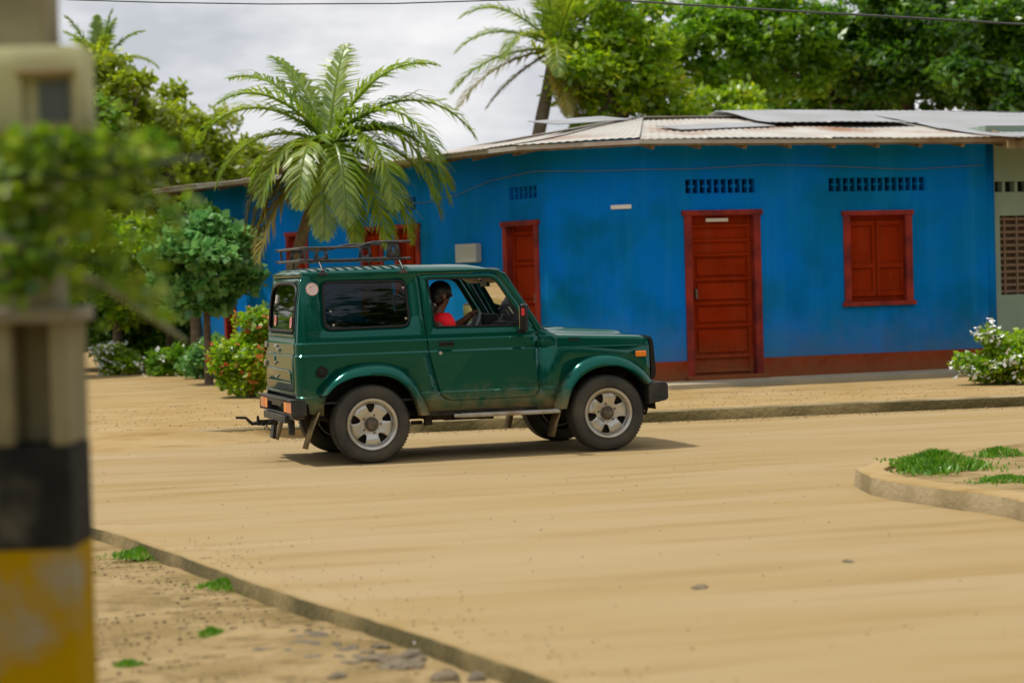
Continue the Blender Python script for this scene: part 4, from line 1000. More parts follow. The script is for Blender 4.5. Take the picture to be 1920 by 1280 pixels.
# small fittings on the walls
bm = bmesh.new(); a_, b_ = hitu(903, 470, P0, DL), hitu(864, 470, P0, DL); wbox(bm, P0, DL, a_[0], b_[0], hitu(885, 492, P0, DL)[1], hitu(885, 457, P0, DL)[1], .0, .09)
o = obj('meter_box', bm, M('pale_grey_box', (.42, .46, .45), .6), None, bevel=.01); tag(o, 'small pale grey box on the blue wall, left of the narrow red door', 'meter box')
bm = bmesh.new(); u_ = hitu(1165, 388, P0, DC); wbox(bm, P0, DC, u_[0] - .13, u_[0] + .13, u_[1] - .025, u_[1] + .025, .0, .02)
o = obj('wall_plate', bm, mWhiteSt, None, bevel=.004); tag(o, 'thin white plate high on the blue wall between the two red doors', 'plate')
bm = bmesh.new(); pts = []
for px, py in ((700, 383), (800, 380), (860, 366), (920, 340), (1000, 322)):
    u, z = hitu(px, py, P0, DL); p = onwall(P0, DL, u, z, .03); pts.append(p)
pts.append(onwall(P0, DC, -.03, hitu(1040, 320, P0, DC)[1], .04))
for px, py in ((1100, 321), (1180, 319)):
    u, z = hitu(px, py, P0, DC); pts.append(onwall(P0, DC, u, z, .03))
pts.append(onwall(P0, DC, LC + .02, hitu(1200, 318, P0, DC)[1], .04))
for px, py in ((1300, 317), (1430, 309), (1560, 312), (1700, 318), (1840, 310)):
    u, z = hitu(px, py, P1, DR); pts.append(onwall(P1, DR, u, z, .03))
tube(bm, pts, .004, 6); o = obj('wall_cable', bm, M('grey_cable', (.14, .15, .14), .7), None); tag(o, 'thin grey cable sagging along the top of the blue wall under the eaves', 'cable')
# apron along the right facade
line = [P1 + DR * u for u in (-.2, UE * .5, UE + 3)]
bm = bmesh.new(); ap = [P0 + nC * .75 - DC * .8, P1 + nR * .80, PE + nR * .85 + DR * 4, PE + NR * .5 + DR * 4, P1 + NR * .5, P0 + NL * .5]
prism(bm, [(p.x, p.y) for p in ap], .05, ZB); struct('concrete_path', bm, mApron, ang=30)

# ================================================================ NEIGHBOUR HOUSE (right)
mPale = M('pale_green_wall', (.22, .30, .235), .85, col2=(.27, .34, .26), nscale=1.5, bump=.2, bscale=20)
mLatt = M('brown_lattice', (.11, .065, .04), .8)
nh = empty('house'); tag(nh, 'pale green house with a brown lattice window at the right edge, beside the blue house', 'house')
PN = PE + DR * .04 - NR * -.05
u0n = hitu(1876, 480, PN, DR); z0n, z1n = hitu(1900, 552, PN, DR)[1], hitu(1900, 404, PN, DR)[1]
vn = (hitu(1858, 350, PN, DR)[0], hitu(1858, 350, PN, DR)[0] + 1.3, hitu(1890, 360, PN, DR)[1], hitu(1890, 340, PN, DR)[1])
def npar(o): o.parent = nh; return o
o = npar(facade('wall', PN, DR, .0, 7, .06, 3.25, [(u0n[0], u0n[0] + 1.1, z0n, z1n), (3.2, 4.1, .2, 2.2), vn], mPale))
bm = bmesh.new()
for a, b in ((PN, PN + NR * 6), (PN + NR * 6, PN + NR * 6 + DR * 7), (PN + NR * 6 + DR * 7, PN + DR * 7)):
    a = a + DR * .02; bm.faces.new([bm.verts.new((a.x, a.y, .06)), bm.verts.new((b.x, b.y, .06)), bm.verts.new((b.x, b.y, 3.25)), bm.verts.new((a.x, a.y, 3.25))])
npar(obj('side_wall', bm, mPale, None, solid=.1, off=1))
bm = bmesh.new(); wbox(bm, PN, DR, u0n[0], u0n[0] + 1.1, z0n, z1n, -.13, -.10); wn = npar(obj('window', bm, mLatt, None))
bm = bmesh.new()
for k in range(12): z_ = z0n + (z1n - z0n) * (k + .5) / 12; wbox(bm, PN, DR, u0n[0], u0n[0] + 1.1, z_ - .016, z_ + .016, -.098, -.05)
for k in range(6): u_ = u0n[0] + 1.1 * (k + .5) / 6; wbox(bm, PN, DR, u_ - .012, u_ + .012, z0n, z1n, -.10, -.04)
l_ = obj('lattice', bm, M('lattice_bars', (.20, .13, .085), .8), None); l_.parent = wn
bm = bmesh.new(); wbox(bm, PN, DR, 3.2, 4.1, .2, 2.2, -.13, -.09); wbox(bm, PN, DR, 3.3, 4.0, .3, 2.1, -.089, -.07); npar(obj('door', bm, mLatt, None))
bm = bmesh.new(); wbox(bm, PN, DR, vn[0], vn[1], vn[2], vn[3], -.15, -.12); nv = npar(obj('wall_vent', bm, mDark, None))
bm = bmesh.new()
for k in range(8): u_ = vn[0] + 1.3 * k / 7; wbox(bm, PN, DR, u_ - .02, u_ + .02, vn[2], vn[3], -.119, .004)
b_ = obj('breeze_block', bm, mPale, None); b_.parent = nv
nE0 = PN + nR * .95 - DR * .25; nE1 = nE0 + DR * 8; nR0 = PN + NR * 3.4 - DR * 2.2; nR1 = nR0 + DR * 10
o = npar(corr('roof', nE0, nE1, PN + NR * 3.4 - DR * .25, nR1, (3.02, 2.95), (3.70, 3.70), mTin2))
o = npar(corr('roof', PN + NR * 6.6 + DR * 8, PN + NR * 6.6 - DR * 2.2, nR1, nR0, (3.1, 3.1), (3.70, 3.70), mTin2, pitch=.3))
# lean-to sheet of its roof that overlaps behind the blue ridge
o = npar(corr('roof', PE - DR * 2.4 + NR * 1.25, PE - DR * .24 + NR * 1.25, PE - DR * 2.2 + NR * 3.4, PE - DR * .24 + NR * 3.4, (3.40, 3.38), (3.72, 3.72), mTin2))
bm = bmesh.new(); plank(nE0 + NR * .06, nE1 + NR * .06, 2.95, 2.88, .04, .10)
for k in range(5): u = 7 * k / 4 + .1; plank(PN + DR * u + nR * .85, PN + DR * u + NR * .2, 2.93, 3.2, .05, .08)
npar(obj('eave_beam', bm, mWood, None))

# ================================================================ HOUSE FAR BEHIND THE PALM
fh = empty('house'); tag(fh, 'brown house with a rusty tin roof, half hidden behind the palm at left', 'house')
c = at(520, 300, 42)
bm = bmesh.new(); box(bm, (c.x, c.y + 2, 1.7), (3.6, 3, 3.4), Matrix.Rotation(-.5, 3, 'Z')); o = obj('wall', bm, M('brown_wall', (.16, .10, .06), .9), None); o.parent = fh
a0 = at(440, 318, 40); b0 = at(600, 296, 41); a1 = at(452, 290, 42.5); b1 = at(590, 268, 43.5)
o = corr('roof', a0.xy, b0.xy, a1.xy, b1.xy, (a0.z, b0.z), (a1.z, b1.z), mRust); o.parent = fh
a2 = a1 + (a1 - a0); b2_ = b1 + (b1 - b0)
o = corr('roof', b2_.xy, a2.xy, b1.xy, a1.xy, (b0.z, a0.z), (b1.z, a1.z), mRust, pitch=.3); o.parent = fh

# ================================================================ VEGETATION
def mesh_quads(name, V, m, parent=None):
    """V: (n,4,3) quads"""
    n = V.shape[0]; me = bpy.data.meshes.new(name); me.vertices.add(n * 4); me.loops.add(n * 4); me.polygons.add(n)
    me.vertices.foreach_set('co', V.reshape(-1).astype(np.float32)); me.loops.foreach_set('vertex_index', np.arange(n * 4, dtype=np.int32))
    me.polygons.foreach_set('loop_start', np.arange(0, n * 4, 4, dtype=np.int32)); me.polygons.foreach_set('loop_total', np.full(n, 4, dtype=np.int32)); me.update(calc_edges=True)
    return link(name, me, m, parent)
def leaves(P, size, asp=.5, flat=.35, droop=.2):
    """diamond leaves at points P (n,3)"""
    n = len(P); d = RNG.normal(size=(n, 3)); d[:, 2] = d[:, 2] * .6 - droop; d /= np.linalg.norm(d, axis=1)[:, None]
    u = RNG.normal(size=(n, 3)); u[:, 2] += flat * 3; s = np.cross(d, u); s /= np.linalg.norm(s, axis=1)[:, None] + 1e-9
    L_ = size * RNG.uniform(.6, 1.3, n)[:, None]; a = P; b = P + d * L_ * .55 + s * L_ * asp * .5; c = P + d * L_; e = P + d * L_ * .55 - s * L_ * asp * .5
    nrm = np.cross(d, s); b = b + nrm * L_ * .08; e = e + nrm * L_ * .08
    return np.stack([a, b, c, e], 1)
def clumps(c, r, n_cl, n, cl_r, shell=.55):
    """points in clumps spread through an ellipsoid"""
    c = np.array(c); r = np.array(r); d = RNG.normal(size=(n_cl, 3)); d /= np.linalg.norm(d, axis=1)[:, None]
    rad = RNG.uniform(shell, 1.0, n_cl)[:, None]; cc = c + d * rad * r; w_ = RNG.uniform(.6, 1.4, n_cl)
    idx = RNG.integers(0, n_cl, n); q = RNG.normal(size=(n, 3)); q /= np.linalg.norm(q, axis=1)[:, None]; q *= RNG.uniform(.3, 1, n)[:, None] ** .6
    q[:, 2] *= .65
    return cc[idx] + q * (cl_r * w_[idx])[:, None], cc
mL_bright = leaf_mat('leaf_bright', (.13, .34, .008), (.44, .60, .010), (.62, .60, .02), .6)
mL_mid = leaf_mat('leaf_mid', (.055, .22, .008), (.28, .50, .012), (.42, .56, .02), .55)
mL_dark = leaf_mat('leaf_dark', (.012, .07, .006), (.13, .30, .010), (.28, .44, .02), .5, .9)
mL_olive = leaf_mat('leaf_olive', (.18, .28, .008), (.42, .50, .015), (.58, .54, .03), .6)
mL_grey = leaf_mat('leaf_greygreen', (.08, .27, .06), (.26, .52, .14), (.36, .58, .2), .5)
mL_yellow = leaf_mat('leaf_yellowing', (.16, .16, .015), (.30, .25, .02), (.36, .18, .03), .45)
mBark = M('bark', (.10, .07, .045), .9, col2=(.17, .13, .09), nscale=10, bump=.6, bscale=18)
mPalmBark = M('palm_bark', (.14, .11, .075), .9, col2=(.24, .19, .13), nscale=12, bump=.8, bscale=10, stretch=(1, 1, 6))
def tree(name, label, base, ctr, rad, m, n_cl, n, cl_r, size, cat='tree', group=None, shell=.45, tr=.16, asp=.5, limbs=6, flat=.35):
    root = empty(name, base); tag(root, label, cat, group)
    B = Vector(base); P, cc = clumps(np.array(ctr) - np.array(base), rad, n_cl, n, cl_r, shell)
    P = P[P[:, 2] > .05]
    mesh_quads('crown', leaves(P, size, asp, flat), m, root)
    bm = bmesh.new(); C_ = Vector(ctr) - B; top = C_ + Vector((0, 0, rad[2] * .2)); low_ = C_ - Vector((0, 0, rad[2] * .5))
    j = lambda k: Vector((random.uniform(-k, k), random.uniform(-k, k), 0))
    pts = [Vector((0, 0, -.1)), low_ * .5 + j(tr * .5), low_, C_, top]; tube(bm, pts, [tr * 1.3, tr, tr * .85, tr * .5, tr * .2], 10)
    for k in range(limbs):
        q = Vector(cc[k % len(cc)]); s_ = low_.lerp(C_, random.random() * .8); mid = s_.lerp(q, .5) + Vector((0, 0, .12)) + j(.1)
        tube(bm, [s_, mid, q], [tr * .5, tr * .3, tr * .1], 6)
    obj('trunk', bm, mBark, root, 60); return root
def palm(name, label, base, crown, fr, m, tr=.12, bend=(0, 0), Lf=2.0, leaf=.55, cat='palm tree', nleaf=46, my=None, lean=None):
    root = empty(name, base); tag(root, label, cat); B = Vector(base); C_ = Vector(crown) - B
    bm = bmesh.new(); pts = []; rads = []
    for k in range(15):
        t = k / 14; p = C_ * t; p = Vector((C_.x * (t ** 1.3 if lean is None else t ** lean) + bend[0] * math.sin(PI * t), C_.y * t + bend[1] * math.sin(PI * t), C_.z * t)); pts.append(p); rads.append(tr * (1.15 - .4 * t) * (1 + .06 * (k % 2)) + (.04 if k == 0 else 0))
    tube(bm, pts, rads, 12); obj('trunk', bm, mPalmBark, root, 40)
    for (az, el, L_, dr, yl) in fr:
        bm = bmesh.new(); az = R_(az); el = R_(el); h = Vector((math.cos(az), math.sin(az), 0)); p = C_.copy(); d = (h * math.cos(el) + Vector((0, 0, 1)) * math.sin(el)); pts = [p.copy()]; dirs = [d.copy()]; NS = 16
        for k in range(NS):
            d = (d + Vector((0, 0, -dr / NS * (.35 + 1.3 * k / NS)))).normalized(); p = p + d * L_ / NS; pts.append(p.copy()); dirs.append(d.copy())
        tube(bm, pts, [.022 * (1 - .8 * k / NS) + .004 for k in range(NS + 1)], 5); bm.verts.ensure_lookup_table()
        nl = nleaf; Q = []
        for i in range(nl):
            t = .10 + .90 * i / (nl - 1); f = t * NS; k = min(int(f), NS - 1); q = pts[k].lerp(pts[k + 1], f - k); dd = dirs[min(k + 1, NS)]
            sdir = dd.cross(Vector((0, 0, 1))); sdir = sdir.normalized() if sdir.length > .05 else Vector((math.sin(az), -math.cos(az), 0)); upn = sdir.cross(dd).normalized()
            ll = leaf * (math.sin(PI * min(1, .18 + t * .80)) ** .6) * random.uniform(.85, 1.1) * L_ / 2.0
            for s_ in (-1, 1):
                v = (sdir * s_ * .75 + dd * (.55 + .4 * t) + upn * random.uniform(-.05, .32) + Vector((random.uniform(-.08, .08),) * 3)).normalized()
                w_ = .017 + .004 * random.random(); wv = v.cross(upn).normalized() * w_
                a = q; b = q + v * ll * .5; c_ = b + (v + Vector((0, 0, -.55))).normalized() * ll * .5
                vs = [bm.verts.new(x) for x in (a - wv * .5, a + wv * .5, b + wv, b - wv, c_)]
                bm.faces.new(vs[:4]); bm.faces.new((vs[3], vs[2], vs[4]))
        me = bpy.data.meshes.new('frond'); bm.to_mesh(me); bm.free(); o_ = link('frond', me, (my or mL_yellow) if yl else m, root)
    bm = bmesh.new()
    for k in range(9):
        a = k * 2.4; bmesh.ops.create_uvsphere(bm, u_segments=8, v_segments=6, radius=.07 * Lf / 2, matrix=Matrix.Translation(C_ + Vector((math.cos(a) * .13, math.sin(a) * .13, -.10 - .05 * (k % 3)))))
    obj('fruit_cluster', bm, M('coconut', (.25, .12, .03), .7), root)
    return root
mL_palm = leaf_mat('leaf_palm', (.12, .25, .012), (.34, .46, .02), (.54, .56, .04), .55, 1.0)
# main palm in front of the left wing
cr_ = at(615, 268, 26.4)
bs = at(462, 700, 26.4); bs = (bs.x, 26.4, .10)
random.seed(21)
fr = [(8, 44, 2.15, 2.1, 0), (25, 26, 2.0, 2.2, 0), (-8, 60, 1.8, 1.6, 0), (-25, 28, 2.0, 2.9, 0), (352, 10, 1.9, 2.4, 0), (30, 58, 1.8, 1.3, 0), (75, 68, 1.5, .8, 0), (135, 62, 1.6, 1.0, 0), (152, 55, 1.8, 1.3, 0), (172, 44, 1.9, 2.0, 0), (190, 24, 1.7, 2.2, 0), (207, 50, 1.7, 1.7, 0), (225, 12, 1.5, 2.6, 0),
      (255, 20, 1.6, 3.3, 0), (285, 10, 1.7, 3.4, 0), (310, 25, 1.9, 3.2, 0), (330, 42, 2.0, 2.7, 0), (345, 30, 2.1, 3.0, 0), (140, 18, 1.6, 2.0, 0), (270, -15, 1.6, 2.6, 0), (320, -20, 1.7, 2.4, 0), (340, -5, 1.8, 2.9, 0), (300, -35, 1.5, 2.2, 0), (195, -5, 1.6, 2.8, 1), (200, -22, 1.7, 2.2, 1), (215, -35, 1.8, 1.4, 1), (185, 5, 1.7, 3.2, 1), (190, -40, 1.6, 1.2, 1)]
palm('palm_tree', 'big palm with drooping fronds hanging over the left end of the blue house', bs, cr_, fr, mL_palm, tr=.075, lean=.85, nleaf=44)
random.seed(5)
cr2_ = at(1042, 92, 39); bs2 = (at(905, 300, 39).x, 39, .1)
fr2 = [(180, 32, 2.0, 1.5, 0), (196, 50, 2.1, 1.7, 0), (165, 5, 2.2, 1.1, 0), (205, -8, 2.3, 1.0, 1), (188, -28, 1.7, .6, 1), (120, 70, 1.8, 1, 0), (60, 60, 2, 1, 0), (20, 40, 2.1, 1.5, 0), (340, 50, 2.0, 1.2, 0), (300, 60, 1.9, 1.2, 0), (250, 72, 1.8, 1.0, 0), (90, 84, 1.7, .5, 0), (0, 15, 2.0, 1.6, 1), (280, -40, 1.6, 1.0, 1), (310, -60, 1.6, .6, 1), (225, 35, 1.6, 2.2, 0), (270, 20, 1.5, 2.4, 0)]
palm('palm_tree', 'tall leaning coconut palm rising behind the blue roof, against the sky', bs2, cr2_, fr2, mL_palm, tr=.14, Lf=2.3, lean=.9)
random.seed(9)
cr3_ = at(185, 135, 40); fr3 = [(a, e, l, d, 0) for a, e, l, d in ((10, 60, 1.2, 1.2), (40, 75, 1.1, .8), (100, 80, 1.1, .5), (150, 60, 1.2, 1), (180, 45, 1.3, 1.4), (200, 70, 1.2, .9), (350, 35, 1.3, 1.6), (300, 60, 1.1, 1.5), (250, 55, 1.1, 1.4), (0, 80, 1.2, .8))]
palm('palm_tree', 'small palm crown poking up beside the meter box on the pole', (cr3_.x, 40, .1), cr3_, fr3, mL_palm, tr=.09, leaf=.5)
# trees behind the blue house
def T(px, py, Y, rx, rz, name, label, m, n_cl, n, cl_r, size, group='trees behind the blue house', **k):
    c = at(px, py, Y); return tree(name, label, (c.x, c.y, .1), tuple(c), (rx, rx * .8, rz), m, n_cl, n, cl_r, size, group=group, **k)
T(1165, 135, 39, 1.35, 1.75, 'broadleaf_tree', 'bright yellow-green leafy tree behind the roof, just right of the coconut palm', mL_bright, 60, 15000, .42, .17, limbs=12)
T(1400, 70, 43, 2.0, 1.5, 'broadleaf_tree', 'mid green tree with sky showing through, behind the middle of the tin roof', mL_mid, 75, 16000, .42, .18, limbs=14)
T(1330, 215, 41, 1.1, .5, 'broadleaf_tree', 'low light green crown just above the roof ridge, under the tree with sky gaps', mL_bright, 22, 5000, .34, .16, limbs=6)
T(1700, 90, 44, 1.9, 1.8, 'broadleaf_tree', 'dark green dense tree above the grey tin roof, behind the shuttered window', mL_dark, 110, 26000, .46, .20, limbs=14, shell=.2)
T(1905, 110, 41, 1.4, 1.8, 'broadleaf_tree', 'darkest green tree at the top right corner, above the pale green house', mL_dark, 80, 18000, .42, .20, limbs=10, shell=.2)
T(1560, 160, 47, 2.0, 1.4, 'broadleaf_tree', 'mid green tree filling the gap between the airy tree and the dark dense tree', mL_mid, 70, 14000, .42, .20, limbs=10)
# left side
G2 = 'trees left of the blue house'
T(215, 270, 37, 1.15, 1.75, 'broadleaf_tree', 'olive green tree standing just right of the pole and meter box', mL_olive, 80, 20000, .36, .16, G2, limbs=10)
T(430, 345, 41, .8, .95, 'broadleaf_tree', 'pale olive tree half hidden behind the fronds of the big palm', mL_olive, 50, 10000, .30, .15, G2, limbs=8)
T(335, 310, 39, 1.1, 1.55, 'broadleaf_tree', 'airy olive tree between the pole and the big palm', mL_olive, 75, 17000, .34, .15, G2, limbs=10)
T(60, 300, 36, 1.3, 2.0, 'broadleaf_tree', 'green tree seen behind the utility pole', mL_mid, 60, 14000, .38, .17, G2, limbs=8)
T(215, 500, 34.5, .95, .85, 'broadleaf_tree', 'low bright leafy tree behind the white-flowered bushes', mL_bright, 60, 16000, .30, .15, G2, limbs=8, shell=.2, tr=.07)
T(315, 520, 35.5, .85, .8, 'broadleaf_tree', 'low mid green tree between the bright low tree and the big-leaved young tree', mL_mid, 50, 14000, .30, .15, G2, limbs=8, shell=.2, tr=.07)
T(362, 432, 32.6, .60, .36, 'broadleaf_tree', 'dark green crown added in place of the shade under the left end of the tin eave', mL_dark, 40, 9000, .26, .15, G2, limbs=6, shell=.2, tr=.08)  # dark crown added to stand in for the eave's shade on the wall
T(385, 498, 29.5, .74, .62, 'papaya_tree', 'grey-green big-leaved young tree at the left end of the blue house', mL_grey, 44, 9500, .24, .16, G2, asp=.7, limbs=9, tr=.05)
T(-120, 380, 33, 1.6, 2.0, 'broadleaf_tree', 'mid green tree at the far left edge, behind the pole', mL_mid, 50, 9000, .4, .2, G2)
# bushes
def bush(name, label, c, rad, m, n_cl, n, cl_r, size, fl=None, nf=0, fs=.05, **k):
    o = tree(name, label, (c[0], c[1], .1), (c[0], c[1], .1 + rad[2] * .9), rad, m, n_cl, n, cl_r, size, cat='bush', shell=.2, tr=.03, **k)
    if fl:
        cm = [c_ for c_ in bpy.data.objects if c_.parent == o and c_.name.startswith('crown')][0].data; V_ = np.empty(len(cm.vertices) * 3); cm.vertices.foreach_get('co', V_); V_ = V_.reshape(-1, 4, 3)[:, 2]
        q_ = (V_ - np.array([0, 0, rad[2] * .9])) / (np.array(rad) + cl_r * .6); sc_ = np.linalg.norm(q_, axis=1) + .30 * q_[:, 2] - .55 * q_[:, 1]
        top_ = np.argsort(-sc_)[:max(nf * 3, len(V_) // 10)]; ch_ = RNG.choice(top_, nf, replace=False); P = V_[ch_] + q_[ch_] / (np.linalg.norm(q_[ch_], axis=1)[:, None] + 1e-6) * .03; Q = []
        for j in range(4): Q.append(leaves(P + RNG.normal(size=P.shape) * fs * .15, fs, .75, .9, -.1))
        mesh_quads('blossom', np.concatenate(Q), fl, o)
    return o
mFlW = M('white_petal', (.75, .76, .74), .7); mFlR = M('red_petal', (.45, .06, .03), .7, col2=(.60, .20, .03), nscale=6)
g = gnd(232, 702, .105); bush('flowering_bush', 'white-flowered low bush nearest the pole, at the edge of the sand', (g.x, g.y), (.42, .4, .26), mL_bright, 26, 6000, .16, .085, mFlW, 80, .065)
g = gnd(330, 704, .105); bush('flowering_bush', 'dark green low bush with few blossoms, between the white-flowered bush and the jeep', (g.x, g.y), (.36, .35, .22), mL_mid, 22, 5000, .15, .085, mFlW, 14, .055)
g = at(472, 700, 25.9); bush('flowering_bush', 'tall orange and red flowered bush right behind the rear of the jeep', (g.x, 25.9), (.46, .40, .58), mL_bright, 60, 16000, .19, .09, mFlR, 60, .06)
g = gnd(1895, 708, ZB); bush('flowering_bush', 'white-flowered bush in front of the pale green house at the right edge', (g.x, g.y - .2), (.58, .45, .36), mL_bright, 36, 9000, .16, .085, mFlW, 80, .06)
c = at(215, 600, 36.5); bush('bush', 'broad green bush filling the gap under the trees, right of the pole', (c.x, c.y), (1.0, .5, .95), mL_mid, 70, 15000, .28, .14)
c = at(345, 610, 37.5); bush('bush', 'dark green bush in the shade, left of the end wall of the blue house', (c.x, c.y), (.95, .5, .85), mL_dark, 60, 13000, .28, .14)
c = at(404, 668, 31.5); bush('bush', 'grey-green low bush under the big-leaved young tree', (c.x, c.y), (.42, .35, .30), mL_grey, 30, 6000, .17, .10)
# belt of unseen trees added to block sky light and darken the jeep's side
A_ = RNG.uniform(R_(150), R_(390), 260); Rr = RNG.uniform(24, 31, 260); cc_ = np.stack([np.cos(A_) * Rr, 4 + np.sin(A_) * Rr, RNG.uniform(.8, 9.5, 260)], 1)
ix = RNG.integers(0, 260, 26000); qq = RNG.normal(size=(26000, 3)) * 1.5
o = mesh_quads('added_tree_belt', leaves(cc_[ix] + qq, .75, .7), mL_dark); tag(o, 'unseen belt of dark green trees added on the near side of the street', 'tree belt', kind='stuff')
# treeline beyond the houses
P, _ = clumps((0, 75, 2.2), (75, 6, 2.6), 340, 60000, 1.3, .3)
o = mesh_quads('treeline', leaves(P[P[:, 2] > .1], .45), mL_mid); tag(o, 'distant line of green trees on the horizon behind the houses', 'treeline', kind='stuff')

# ---------------------------------------------------------------- grass tufts
mGrass = leaf_mat('grass', (.06, .22, .008), (.20, .42, .02), (.50, .44, .16), .4, 4)
def tuft(px, py, z, rx, ry, n, h, label):
    g = gnd(px, py, z); P = np.zeros((n, 3)); a = RNG.uniform(0, 2 * PI, n); r = np.abs(RNG.normal(0, .5, n)) * (1 + .35 * np.sin(a * 3 + px)); P[:, 0] = np.cos(a) * r * rx; P[:, 1] = np.sin(a) * r * ry
    d = RNG.normal(size=(n, 3)) * .45; d[:, 2] = 1; d /= np.linalg.norm(d, axis=1)[:, None]; hh = h * RNG.uniform(.4, 1.2, n)[:, None] * np.clip(1.15 - r[:, None] * .6, .25, 1.2)
    s = RNG.normal(size=(n, 3)); s[:, 2] = 0; s /= np.linalg.norm(s, axis=1)[:, None]; w_ = .004 + h * .03
    m_ = P + d * hh * .6; t = P + d * hh + s * hh * .25
    q = np.stack([P - s * w_, P + s * w_, t, m_ - s * w_], 1)
    root = mesh_quads('grass_tuft', q, mGrass); root.location = (g.x, g.y, z - .005); tag(root, label, 'grass', 'grass tufts on the verges'); return root
tuft(1755, 876, .105, .30, .42, 4200, .11, 'largest bright green grass tuft, on the nose of the kerbed island')
tuft(1875, 852, .105, .20, .25, 900, .06, 'small grass tuft behind the large one on the kerbed island')
tuft(1888, 900, .105, .24, .22, 1400, .04, 'thin low grass in front of the large tuft on the kerbed island')
tuft(268, 1040, ZV, .17, .22, 1500, .05, 'dark green grass tuft beside the pole at the near kerb')
tuft(420, 1098, ZV, .12, .15, 900, .045, 'grass tuft at the foot of the near kerb, left of its bright neighbour')
tuft(492, 1106, ZV, .075, .12, 800, .04, 'brightest small grass tuft right against the near kerb')
tuft(395, 1188, ZV, .055, .10, 500, .035, 'small round grass tuft alone in the middle of the verge')
tuft(240, 1246, ZV, .07, .06, 400, .03, 'sparse grass tuft near the bottom of the verge beside the yellow pole')
# gravel scattered over the verge, along the kerbs and on the far sand
def gravel(pts, sz):
    n = len(pts); o6 = np.array([[1, 0, 0], [-1, 0, 0], [0, 1, 0], [0, -1, 0], [0, 0, .6], [0, 0, -.6]]); S_ = sz * RNG.uniform(.4, 1.3, (n, 1, 1)) * RNG.uniform(.7, 1.3, (n, 6, 1))
    a = RNG.uniform(0, PI, n); R3 = np.stack([np.stack([np.cos(a), -np.sin(a), 0 * a], 1), np.stack([np.sin(a), np.cos(a), 0 * a], 1), np.stack([0 * a, 0 * a, 0 * a + 1], 1)], 1)
    V = np.einsum('nij,kj->nki', R3, o6) * S_ + pts[:, None, :]; f8 = np.array([[0, 2, 4], [2, 1, 4], [1, 3, 4], [3, 0, 4], [2, 0, 5], [1, 2, 5], [3, 1, 5], [0, 3, 5]])
    Fc = (f8[None] + 6 * np.arange(n)[:, None, None]).reshape(-1, 3); me = bpy.data.meshes.new('gravel'); me.vertices.add(n * 6); me.vertices.foreach_set('co', V.reshape(-1)); me.loops.add(len(Fc) * 3); me.loops.foreach_set('vertex_index', Fc.reshape(-1).astype(np.int32)); me.polygons.add(len(Fc))
    me.polygons.foreach_set('loop_start', np.arange(0, len(Fc) * 3, 3, dtype=np.int32)); me.polygons.foreach_set('loop_total', np.full(len(Fc), 3, dtype=np.int32)); me.update(calc_edges=True); return me
G_ = []
kA = np.array([[v.x, v.y] for v in kk]); kidx = RNG.integers(20, len(kk), 5200); dd_ = np.abs(RNG.normal(0, 1.1, 5200)) + .10
tt = np.gradient(kA, axis=0); tt /= np.linalg.norm(tt, axis=1)[:, None]; nn_ = np.stack([tt[:, 1], -tt[:, 0]], 1)
sgn_ = 1 if (kA[60] + nn_[60])[0] < kA[60][0] else -1
q = kA[kidx] + nn_[kidx] * sgn_ * dd_[:, None]; keep = (q[:, 1] > 4); q = q[keep]; G_.append(np.concatenate([q, np.full((len(q), 1), ZV + .002)], 1))
q = kA[kidx[:700]] - nn_[kidx[:700]] * sgn_ * np.abs(RNG.normal(0, .25, 700))[:, None]; G_.append(np.concatenate([q, np.full((700, 1), .012)], 1))
x_ = RNG.uniform(-7, 9, 1500); y_ = kerbY(x_) - .03 - np.abs(RNG.normal(0, .16, 1500)); G_.append(np.stack([x_, y_, np.full(1500, .003)], 1))
x_ = RNG.uniform(-8, 9, 2200); y_ = kerbY(x_) + .1 + RNG.uniform(0, 5, 2200); G_.append(np.stack([x_, y_, np.full(2200, .108)], 1)[(y_ < 24.3 + np.clip(-x_, 0, 9) * 1.2)])
x_ = RNG.uniform(-6, 8, 900); y_ = RNG.uniform(8, 21, 900); G_.append(np.stack([x_, y_, np.full(900, .002)], 1)[(y_ < kerbY(x_)) & (x_ < 2.2) & (y_ > 13.5 - 1.9 * (x_ + 2.7) )])
sz_ = np.concatenate([np.full(len(g_), v) for g_, v in zip(G_, (.010, .006, .009, .009, .006))])[:, None, None]
me = gravel(np.concatenate(G_), sz_); o = link('gravel', me, M('gravel_stone', (.19, .14, .07), .95, col2=(.42, .31, .17), nscale=4, ndetail=6)); tag(o, 'loose gravel and grit scattered over the verge, the road edge and the sand', 'gravel', kind='stuff')
